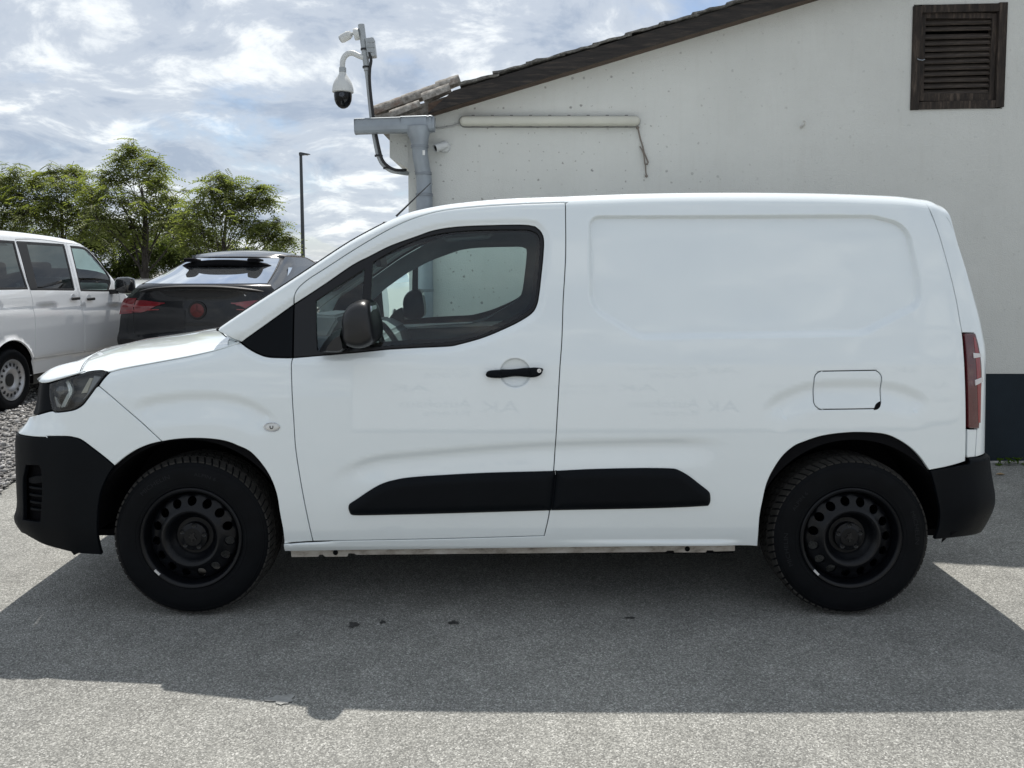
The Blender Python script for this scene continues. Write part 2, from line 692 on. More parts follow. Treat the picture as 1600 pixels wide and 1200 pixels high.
from_bm('side_wall', bmx, M_WALL, bld)
# stepped eaves corbel at the corner
bmx = bmesh.new()
bm_prism(bmx, [(-.902, 2.278), (-.772, 2.200), (-.764, 2.200), (-.764, 2.50), (-.900, 2.50)], -.003, 1.2, lambda a, b, d: Vector((a, d, b)))
corbel = from_bm('eaves_corbel', bmx, M_WALL, bld)
# base joint
box('base_joint', (4.5, -.010, .004), (10.5, .016, .012), simple('pale_mortar', (.42, .41, .39), rough=.95, var=.3, vscale=20), bld)

# roof deck
OV = -.175
bmx = bmesh.new()
for xa, xb in ((-1.02, 4.6), (4.6, 10.3)):
    for y0, y1 in ((OV + .034, 7.9),):
        pts = [(xa, rake(xa)), (xb, rake(xb)), (xb, rake(xb) + .07), (xa, rake(xa) + .07)]
        if xa < 0:
            pts = [(-.60, rake(-.60)), (xb, rake(xb)), (xb, rake(xb) + .07), (-.60, rake(-.60) + .07)]
        bm_prism(bmx, pts, y0, y1, lambda a, b, d: Vector((a, d, b)))
roofd = from_bm('roof_deck', bmx, M_SOFFIT, bld)
bmx = bmesh.new()
bm_prism(bmx, [(-.60, rake(-.60) - .004), (4.6, rake(4.6) - .004), (4.6, rake(4.6) + .100), (-.42, rake(-.42) + .100)], OV, OV + .030, lambda a, b, d: Vector((a, d, b)))
bm_prism(bmx, [(4.602, rake(4.6) - .004), (10.3, rake(10.3) - .004), (10.3, rake(10.3) + .100), (4.602, rake(4.6) + .100)], OV, OV + .030, lambda a, b, d: Vector((a, d, b)))
from_bm('verge_board', bmx, M_BOARD, bld)
# verge tiles lying on the board, each one a piece
ang = math.atan(SL)
for k in range(22):
    x0 = -.36 + k * .235
    if x0 > 4.45:
        break
    xm = x0 + .13
    bm = bmesh.new()
    bmesh.ops.create_grid(bm, x_segments=7, y_segments=5, size=.5)
    for v in bm.verts:
        v.co.x *= .285; v.co.y *= .42
        v.co.z = .005 * math.sin(v.co.y * 26 + k) + .003 * math.sin(v.co.x * 40 + k * 2.1)
    g_ = bmesh.ops.extrude_face_region(bm, geom=bm.faces[:])
    for v in [e for e in g_['geom'] if isinstance(e, bmesh.types.BMVert)]:
        v.co.z += .015
    jit = random.uniform(-.006, .006)
    for v in bm.verts:
        v.co += Vector((random.uniform(-.003, .003), random.uniform(-.006, .006), random.uniform(-.003, .003)))
    R_ = Matrix.Translation((xm, OV + .195 + jit, rake(xm) + .114 + jit)) @ Matrix.Rotation(-ang + .05, 4, 'Y')
    bmesh.ops.transform(bm, matrix=R_, verts=bm.verts)
    from_bm('roof_tile', bm, M_VERGE, bld)
# big field of the roof beyond the verge row (not seen from the yard)
bmx = bmesh.new()
for xa, xb in ((-.30, 4.6), (4.6, 10.3)):
    bm_prism(bmx, [(xa, rake(xa) + .075), (xb, rake(xb) + .075), (xb, rake(xb) + .115), (xa, rake(xa) + .115)], OV + .42, 7.9, lambda a, b, d: Vector((a, d, b)))
rf = from_bm('roof_covering', bmx, M_TILE, bld)


def barrel(p0, p1, r0, r1, lip=False):
    """half-round ridge tile from its low end p0 to its high end p1"""
    bm = bmesh.new()
    p0, p1 = Vector(p0), Vector(p1)
    d = (p1 - p0)
    L = d.length
    d.normalize()
    s = d.cross(Vector((0, 0, 1))).normalized()
    n = s.cross(d)
    NA, NL = 12, 9
    g = []
    for side_ in (0, 1):
        rows = []
        for i in range(NL):
            f = i / (NL - 1)
            r = r0 + (r1 - r0) * f - side_ * .016
            row = []
            for k in range(NA):
                a = math.pi * (-.06 + 1.12 * k / (NA - 1))
                rr = r + (0 if side_ else .0022 * math.sin(k * 2.3 + i * 1.7))
                e = 0
                if i == 0 and lip:
                    e = .018 * math.sin(k * 1.9)
                row.append(bm.verts.new(p0 + d * (L * f + e) + s * (rr * math.cos(a)) + n * (rr * math.sin(a))))
            rows.append(row)
        g.append(rows)
    for q in range(2):
        for i in range(NL - 1):
            for k in range(NA - 1):
                bm.faces.new((g[q][i][k], g[q][i][k + 1], g[q][i + 1][k + 1], g[q][i + 1][k]))
    for k in range(NA - 1):
        bm.faces.new((g[0][0][k], g[0][0][k + 1], g[1][0][k + 1], g[1][0][k]))
        bm.faces.new((g[0][-1][k], g[0][-1][k + 1], g[1][-1][k + 1], g[1][-1][k]))
    for i in range(NL - 1):
        bm.faces.new((g[0][i][0], g[0][i + 1][0], g[1][i + 1][0], g[1][i][0]))
        bm.faces.new((g[0][i][-1], g[0][i + 1][-1], g[1][i + 1][-1], g[1][i][-1]))
    return from_bm('ridge_tile', bm, M_TILE, bld, smooth=True, angle=45)


for p0, p1, r0, r1, lp in BARRELS:
    barrel((p0[0], p0[1] - WY_, p0[2]), (p1[0], p1[1] - WY_, p1[2]), r0, r1, lp)
# sloped bed under the ridge tiles, closing the corner
bmx = bmesh.new()
bed = [(-1.03, 2.535), (-.58, 2.565), (-.30, rake(-.30) + .10), (-.40, 2.75), (-.62, 2.685), (-1.03, 2.580)]
bm_prism(bmx, bed, .02, 1.6, lambda a, b, d: Vector((a, d, b)))
from_bm('tile_bed', bmx, M_TILE, bld)

# gutter along the eaves end, with outlet and down-pipe
GY = -.14
gA, gB = -1.118, -.560
bmx = bmesh.new()
prof = [(-.060, .048), (-.063, .052), (-.058, .056), (-.053, .050), (-.054, .0), (-.050, -.028), (-.036, -.044), (.0, -.050), (.036, -.044), (.050, -.028), (.054, .0), (.054, .060), (.051, .060), (.051, .0), (.047, -.026), (.034, -.041), (.0, -.047), (-.034, -.041), (-.047, -.026), (-.051, .0), (-.051, .046)]
def gut(xa, xb, za, zb_, sc=1.0, pr=prof):
    A = [bmx.verts.new((xa, GY + p[0] * sc, za + p[1] * sc)) for p in pr]
    B = [bmx.verts.new((xb, GY + p[0] * sc, zb_ + p[1] * sc)) for p in pr]
    n = len(pr)
    for i in range(n):
        bmx.faces.new((A[i], A[(i + 1) % n], B[(i + 1) % n], B[i]))
    bmx.faces.new(A[::-1]); bmx.faces.new(B)
gut(gA, gB, 2.468, 2.487)
gut(gA - .006, gA, 2.468, 2.468, 1.03, [(-.055, .05), (-.054, 0), (-.05, -.028), (-.036, -.044), (0, -.05), (.036, -.044), (.05, -.028), (.054, 0), (.054, .055)])
gut(gB, gB + .006, 2.487, 2.487, 1.03, [(-.055, .05), (-.054, 0), (-.05, -.028), (-.036, -.044), (0, -.05), (.036, -.044), (.05, -.028), (.054, 0), (.054, .055)])
gutter = from_bm('gutter', bmx, M_ZINC, bld)
bmx = bmesh.new()
gut(-.792, -.606, 2.479, 2.485, 1.06)
gut(-.590, -.572, 2.486, 2.486, 1.06)
from_bm('gutter_sleeve', bmx, M_ZINC, gutter)
PXc = -.660
tube('outlet', [(PXc - .012, GY, 2.470), (PXc - .010, GY, 2.43), (PXc - .006, GY, 2.39), (PXc - .004, GY + .006, 2.352), (PXc - .004, GY + .008, 2.32)], [.092, .084, .068, .061, .060], M_ZINC, gutter, seg=24)
tube('downpipe', [(PXc - .004, GY + .008, 2.345), (PXc - .002, GY + .014, 2.28), (PXc + .004, GY + .032, 2.225), (PXc + .012, GY + .055, 2.17), (PXc + .018, GY + .066, 2.12), (PXc + .019, GY + .068, 2.06), (PXc + .020, GY + .068, 1.98)], [.0565] * 7, M_ZINC, gutter, seg=24)
tube('downpipe', [(PXc + .020, GY + .068, 2.0), (PXc + .020, GY + .068, 1.0), (PXc + .020, GY + .068, 0.0)], .060, M_ZINC, gutter, seg=24)
for z_, r_, x_, y_ in ((2.335, .0635, -.004, .008), (2.150, .0605, .015, .060), (1.995, .0635, .020, .068), (1.30, .0635, .020, .068)):
    lathe('pipe_collar', [(r_ - .006, -.012), (r_, -.010), (r_, .010), (r_ - .006, .012)], M_ZINCD, gutter, M=Matrix.Translation((PXc + x_, GY + y_, z_)), seg=28)
box('pipe_sticker', (PXc + .030, GY + .008 - .052, 2.285), (.018, .004, .034), simple('sticker_white', (.7, .7, .68), rough=.6), gutter)

# louvre in the gable
bmx = bmesh.new()
def fr_box(x0, x1, z0, z1, y0=-.012, y1=.07):
    bm_box(bmx, ((x0 + x1) / 2, (y0 + y1) / 2, (z0 + z1) / 2), (x1 - x0, y1 - y0, z1 - z0))
fr_box(2.924, 2.985, 2.628, 3.372)
fr_box(3.545, 3.606, 2.636, 3.386)
fr_box(2.985, 3.545, 3.325, 3.380)
fr_box(2.985, 3.545, 2.630, 2.685)
for v in bmx.verts:
    v.co += Vector((random.uniform(-.003, .003), 0, .012 * (v.co.x - 3.26) / .66 * 1.2))
louv = from_bm('louvre', bmx, M_LOUV, bld)
bmx = bmesh.new()
fr2 = [((2.988, 3.024), (2.69, 3.32)), ((3.508, 3.542), (2.69, 3.32)), ((3.024, 3.508), (3.285, 3.322)), ((3.024, 3.508), (2.688, 2.745))]
for (x0, x1), (z0, z1) in fr2:
    bm_box(bmx, ((x0 + x1) / 2, .030, (z0 + z1) / 2), (x1 - x0, .045, z1 - z0))
from_bm('louvre_leaf', bmx, M_LOUV, louv)
box('louvre_back', (3.265, .16, 3.0), (.66, .02, .74), M_DARK, louv)
sl_me = None
for k in range(12):
    zz = 2.762 + k * .0445
    bm = bmesh.new()
    bm_box(bm, (0, 0, 0), (.486, .010, .050), Matrix.Rotation(math.radians(-42), 3, 'X'))
    for v in bm.verts:
        v.co += Vector((random.uniform(-.004, .004), random.uniform(-.002, .002), random.uniform(-.0025, .0025)))
    o = from_bm('slat', bm, M_SLAT, louv)
    o.location = (3.266, .030, zz + (.012 if k > 9 else 0))
    o.rotation_euler = (random.uniform(-.08, .08), math.radians(-1.4) + random.uniform(-.006, .006), 0)
tube('wire_hook', [(2.958, -.02, 2.986), (2.965, -.028, 2.978), (2.99, -.026, 2.974), (3.01, -.02, 2.982)], .0035, M_ZINC, louv, seg=6)

# ---- things fixed to the wall
def wall_y(y):
    return WY_ + y


lt = empty('strip_light', (.276, WY_, 2.535), 'long yellowed plastic strip light fixed under the eaves on the white wall', 'light')
def stadium(hx, hz, n=14):
    p = []
    for a in np.linspace(-math.pi / 2, math.pi / 2, n):
        p.append((hx - hz + hz * math.cos(a), hz * math.sin(a)))
    for a in np.linspace(math.pi / 2, 3 * math.pi / 2, n):
        p.append((-hx + hz + hz * math.cos(a), hz * math.sin(a)))
    return p
bmx = bmesh.new()
bm_prism(bmx, stadium(.664, .041), -.03, -.0, lambda a, b, d: Vector((a, d, b)))
from_bm('base_tray', bmx, simple('grey_light_tray', (.20, .20, .19), rough=.7, var=.3, vscale=10), lt)
bmx = bmesh.new()
st_ = stadium(1, 1)
rings = []
for k, (s, y) in enumerate(((.036, -.030), (.036, -.045), (.033, -.060), (.025, -.070), (.012, -.074), (.003, -.075))):
    rings.append([bmx.verts.new((a, y, b)) for a, b in stadium(.659 - (.036 - s) * .9, s)])
for r0, r1 in zip(rings, rings[1:]):
    n = len(r0)
    for k in range(n):
        bmx.faces.new((r0[k], r0[(k + 1) % n], r1[(k + 1) % n], r1[k]))
bmx.faces.new(rings[-1])
from_bm('diffuser', bmx, simple('yellowed_diffuser', (.52, .51, .44), rough=.35, var=.06, vscale=4), lt, smooth=True, angle=50)
for k in range(9):
    for sz in (-1, 1):
        box('clip', (-.56 + k * .14, -.032, sz * .0405), (.022, .018, .007), simple('grey_clip', (.17, .17, .16), rough=.7) if (k == 0 and sz < 0) else bpy.data.materials['grey_clip'], lt)
tag(tube('light_cable', [(-.555, WY_ - .012, 2.487), (-.50, WY_ - .010, 2.493), (-.44, WY_ - .010, 2.502), (-.392, WY_ - .016, 2.520)], .006, simple('grey_cable', (.38, .38, .37), rough=.6), seg=6), 'thin grey cable running from the gutter end to the strip light', 'cable')

cd = empty('dangling_cord', (.93, WY_, 2.49), 'loose knotted grey cord hanging below the right end of the strip light', 'cord')
CORD = simple('dirty_cord', (.20, .175, .15), rough=.9)
tube('cord', [(-.012, -.02, .01), (.0, -.022, -.03), (.012, -.02, -.08), (.030, -.02, -.135), (.042, -.022, -.185), (.060, -.022, -.225), (.070, -.022, -.25), (.063, -.022, -.268), (.055, -.02, -.262)], .006, CORD, cd, seg=8)
tube('cord', [(.008, -.02, -.135), (.022, -.022, -.155), (.036, -.026, -.19), (.042, -.026, -.225), (.046, -.024, -.26), (.052, -.022, -.275), (.055, -.018, -.32), (.060, -.016, -.348)], .005, CORD, cd, seg=8)
lathe('knot', [(0, -.012), (.009, -.008), (.011, 0), (.009, .008), (0, .012)], CORD, cd, M=Matrix.Translation((.060, -.016, -.350)), seg=12)
lathe('loop', [(.006, -.004), (.012, -.004), (.012, .004), (.006, .004)], CORD, cd, M=Matrix.Translation((-.008, -.02, .0)) @ Matrix.Rotation(math.radians(90), 4, 'X'), seg=14, closed=True)
hk = empty('wall_hook', (2.13, WY_, 2.50), 'small pale hook screwed into the bare middle of the white wall', 'hook')
tube('hook', [(.0, .0, .0), (.0, -.035, .002), (.006, -.05, .010), (.010, -.05, .024), (.004, -.045, .034), (-.006, -.045, .03)], .007, simple('pale_hook', (.55, .54, .50), rough=.6), hk, seg=8)
lathe('hook_plate', [(0, 0), (.014, 0), (.014, .004), (0, .004)], bpy.data.materials['pale_hook'], hk, M=Matrix.Rotation(math.radians(90), 4, 'X'), seg=14)

M_CAMW = simple('camera_white', (.55, .56, .55), rough=.45, var=.06)
M_CAMG = simple('camera_grey_metal', (.33, .35, .36), rough=.45, metal=.3, var=.1)
M_SMOKE = simple('smoked_dome', (.003, .0035, .0045), rough=.10, spec=.25)
wc = empty('wall_camera', (-.497, WY_, 2.353), 'small white tube camera on a round base beside the downpipe, looking left', 'camera')
lathe('camera_base', [(0, .030), (.028, .030), (.036, .026), (.043, .012), (.046, 0)], M_CAMW, wc, M=Matrix.Rotation(math.radians(90), 4, 'X'), seg=32)
Mc = Matrix.Translation((.0, -.045, .004)) @ Vector((-.080, -.062, -.036)).to_track_quat('Z', 'Y').to_matrix().to_4x4()
lathe('camera_body', [(0, -.03), (.020, -.028), (.026, -.02), (.028, .05), (.029, .085), (.026, .085), (.024, .074)], M_CAMW, wc, M=Mc, seg=28)
lathe('lens', [(.0245, .072), (.012, .074), (0, .075)], M_SMOKE, wc, M=Mc, seg=24)

# camera mast
PZ = WY_ - .02
mast = empty('camera_mast', (-.78, WY_, 2.15), 'thin bent grey conduit mast rising past the gutter at the building corner', 'mast')
def mp(x, z, y=-.10):
    return (x + .78, y, z - 2.15)
mpts = catmull([mp(-.770, 2.163, .02), mp(-.82, 2.158), mp(-.88, 2.172), mp(-.935, 2.215), mp(-.965, 2.27), mp(-.980, 2.33), mp(-1.003, 2.46), mp(-1.018, 2.60), mp(-1.036, 2.80), mp(-1.048, 2.90)], 5)
tube('conduit', mpts, .017, M_CAMG, mast, seg=12)
tube('pole', [mp(-1.042, 2.88), mp(-1.082, 3.205)], .0235, M_CAMG, mast, seg=16)
cpts = catmull([mp(-.775, 2.178, -.06), mp(-.83, 2.168, -.135), mp(-.885, 2.19, -.135), mp(-.93, 2.235, -.132), mp(-.952, 2.30, -.13), mp(-.985, 2.46, -.125), mp(-1.003, 2.60, -.125), mp(-1.020, 2.78, -.125), mp(-1.018, 2.88, -.13), mp(-1.008, 2.945, -.13), mp(-1.018, 2.99, -.13), mp(-1.026, 3.02, -.12)], 5)
tube('cable', cpts, .0105, M_SEAL, mast, seg=8)
for x, z in ((-1.046, 2.905), (-1.058, 3.03), (-.905, 2.186), (-.966, 2.275)):
    lathe('strap', [(.026, -.006), (.030, -.006), (.030, .006), (.026, .006)], M_SEAL, mast, M=Matrix.Translation(mp(x, z)), seg=18, closed=True)
jb = box('junction_box', mp(-1.012, 3.040, -.10), (.062, .07, .135), M_CAMG, mast, rot=Matrix.Rotation(math.radians(-7), 3, 'Y'), bev=.008)
for k in range(3):
    box('box_rib', mp(-1.012 + .004 * k, 3.005 + .035 * k, -.137), (.056, .006, .006), M_CAMG, jb)

dc = empty('dome_camera', (-1.2, WY_ - .1, 2.75), 'large white dome camera with smoked globe hanging from a curved arm on the mast', 'camera')
def dp(x, z, y=0.0):
    return (x + 1.2, y, z - 2.75)
tube('arm', catmull([dp(-1.062, 2.972), dp(-1.10, 2.985), dp(-1.145, 3.005), dp(-1.18, 3.000), dp(-1.207, 2.975), dp(-1.218, 2.94), dp(-1.221, 2.88)], 5), .0195, M_CAMW, dc, seg=16)
DM = Matrix.Translation(dp(-1.219, 0)) @ Matrix.Translation((0, 0, 0))
def dz(z):
    return z
lathe('housing', [(.0225, 2.905), (.0235, 2.868), (.026, 2.862), (.030, 2.85), (.048, 2.825), (.064, 2.795), (.073, 2.765), (.076, 2.740), (.076, 2.728), (.066, 2.722), (.0, 2.722)], M_CAMW, dc, M=DM, seg=40)
lathe('globe', [(.064, 2.730), (.0645, 2.70), (.061, 2.67), (.050, 2.642), (.032, 2.622), (.014, 2.613), (0, 2.611)], M_SMOKE, dc, M=DM, seg=40)
Ml = DM @ Matrix.Translation((.004, -.060, 2.700)) @ Matrix.Rotation(math.radians(90), 4, 'X')
lathe('globe_lens', [(0, .004), (.012, .005), (.019, .003), (.022, -.004)], simple('lens_glass', (.03, .035, .045), rough=.1), dc, M=Ml, seg=24)
lathe('collar', [(.0235, 2.868), (.0255, 2.870), (.0255, 2.900), (.0235, 2.902)], M_CAMG, dc, M=DM, seg=32)
bc = empty('bullet_camera', (-1.17, WY_ - .1, 3.13), 'small white bullet camera with black front at the top of the mast', 'camera')
def bp(x, z, y=0.0):
    return (x + 1.17, y, z - 3.13)
lathe('mount_plate', [(0, -.025), (.040, -.025), (.042, -.018), (.042, .0), (.036, .012), (0, .012)], M_CAMW, bc, M=Matrix.Translation(bp(-1.108, 3.140)) @ Matrix.Rotation(math.radians(80), 4, 'Y'), seg=28)
tube('camera_neck', [bp(-1.12, 3.145), bp(-1.15, 3.142), bp(-1.168, 3.14)], .010, M_CAMW, bc, seg=10)
Mb = Matrix.Translation(bp(-1.165, 3.136)) @ Matrix.Rotation(math.radians(-20), 4, 'Z') @ Matrix.Rotation(math.radians(-110), 4, 'Y')
lathe('camera_body', [(0, -.012), (.022, -.010), (.026, -.002), (.0275, .06), (.0275, .075), (.020, .075)], M_CAMW, bc, M=Mb, seg=28)
lathe('lens', [(.0255, .0755), (.0255, .079), (.012, .080), (0, .080)], M_SEAL, bc, M=Mb, seg=24)
lathe('sun_shade', [(.029, .010), (.0305, .012), (.0305, .066), (.029, .066)], M_CAMW, bc, M=Mb, seg=28, closed=True)

# ---- van body surface: plan curve C(u) and inset by height; local axes: x to the rear, y to the far side, z up
PLAN = [(-.892,0),(-.890,.12),(-.887,.25),(-.881,.40),(-.873,.52),(-.862,.64),(-.848,.73),(-.825,.790),(-.785,.838),(-.70,.880),(-.55,.906),(-.30,.920),(0,.924),(.5,.925),(1.4,.926),(2.2,.925),(2.8,.920),(3.10,.910),(3.27,.893),(3.36,.868),(3.41,.83),(3.435,.78),(3.445,.70),(3.452,.5),(3.456,.25),(3.457,0)]
def _dense(pts, n=4000):
    p=np.array(pts,float); d=np.r_[0,np.cumsum(np.hypot(*np.diff(p,axis=0).T))]
    t=np.linspace(0,d[-1],n); q=np.stack([np.interp(t,d,p[:,0]),np.interp(t,d,p[:,1])],1)
    w=45; k=np.hanning(2*w+1); k/=k.sum()
    # mirror-extend so that the centre line stays smooth
    a=q[w:0:-1]*[1,-1]; b=q[-2:-w-2:-1]*[1,-1]
    e=np.concatenate([a,q,b]); s=np.stack([np.convolve(e[:,i],k,'valid') for i in (0,1)],1)
    return s
_C=_dense(PLAN)
_U=np.r_[0,np.cumsum(np.hypot(*np.diff(_C,axis=0).T))]
_i0=np.argmin(np.abs(_C[:,0]-1.4)); _U=_U-_U[_i0]+1.4
_T=np.gradient(_C,_U,axis=0); _T/=np.hypot(_T[:,0],_T[:,1])[:,None]
_N=np.stack([-_T[:,1],_T[:,0]],1)   # outward, pointing to +half width
UMIN,UMAX=_U[0],_U[-1]
def _tab(t,w=.05):
    z=np.arange(0,2.1,.005); t=np.array(t); v=np.interp(z,t[:,0],t[:,1])
    n=int(w/.005); k=np.hanning(2*n+1); k/=k.sum(); e=np.concatenate([np.full(n,v[0]),v,np.full(n,v[-1])])
    return z,np.convolve(e,k,'valid')
T_SIDE=_tab([(.18,.06),(.25,.03),(.33,.012),(.45,.002),(.55,0),(.65,.001),(.75,.005),(.85,.011),(.95,.019),(1.05,.030),(1.2,.054),(1.4,.094),(1.6,.138),(1.75,.180),(1.9,.23)],.06)
T_FRONT=_tab([(.15,.10),(.24,.06),(.30,.015),(.34,-.008),(.365,-.012),(.39,.0),(.43,.008),(.70,.010),(.745,.018),(.775,.055),(.80,.09),(.86,.135),(.95,.165),(1.0,.185),(1.1,.26)],.02)
T_REAR=_tab([(.15,.06),(.3,.0),(.55,.0),(1.1,.003),(1.25,.034),(1.45,.092),(1.65,.158),(1.75,.205),(1.85,.27)],.07)
def plan(u):
    u=np.asarray(u,float)
    c=np.stack([np.interp(u,_U,_C[:,0]),np.interp(u,_U,_C[:,1])],-1)
    n=np.stack([np.interp(u,_U,_N[:,0]),np.interp(u,_U,_N[:,1])],-1)
    n/=np.hypot(n[...,0],n[...,1])[...,None]
    return c,n
def base_inset(u,z,n):
    s=n[...,1]**2; f=n[...,0]**2
    fr=np.where(np.asarray(u)<1.4,np.interp(z,*T_FRONT),np.interp(z,*T_REAR))
    f=np.where(np.asarray(u)<1.4,np.abs(n[...,0])**1.25,f)
    return s*np.interp(z,*T_SIDE)+f*fr
def W0(u,z,extra=0.):
    """near-side point (local, y negative = towards the near side)"""
    c,n=plan(u); i=base_inset(u,z,n)+extra
    return np.stack([c[...,0]-n[...,0]*i, -(c[...,1]-n[...,1]*i), np.asarray(z,float)+0*i],-1)

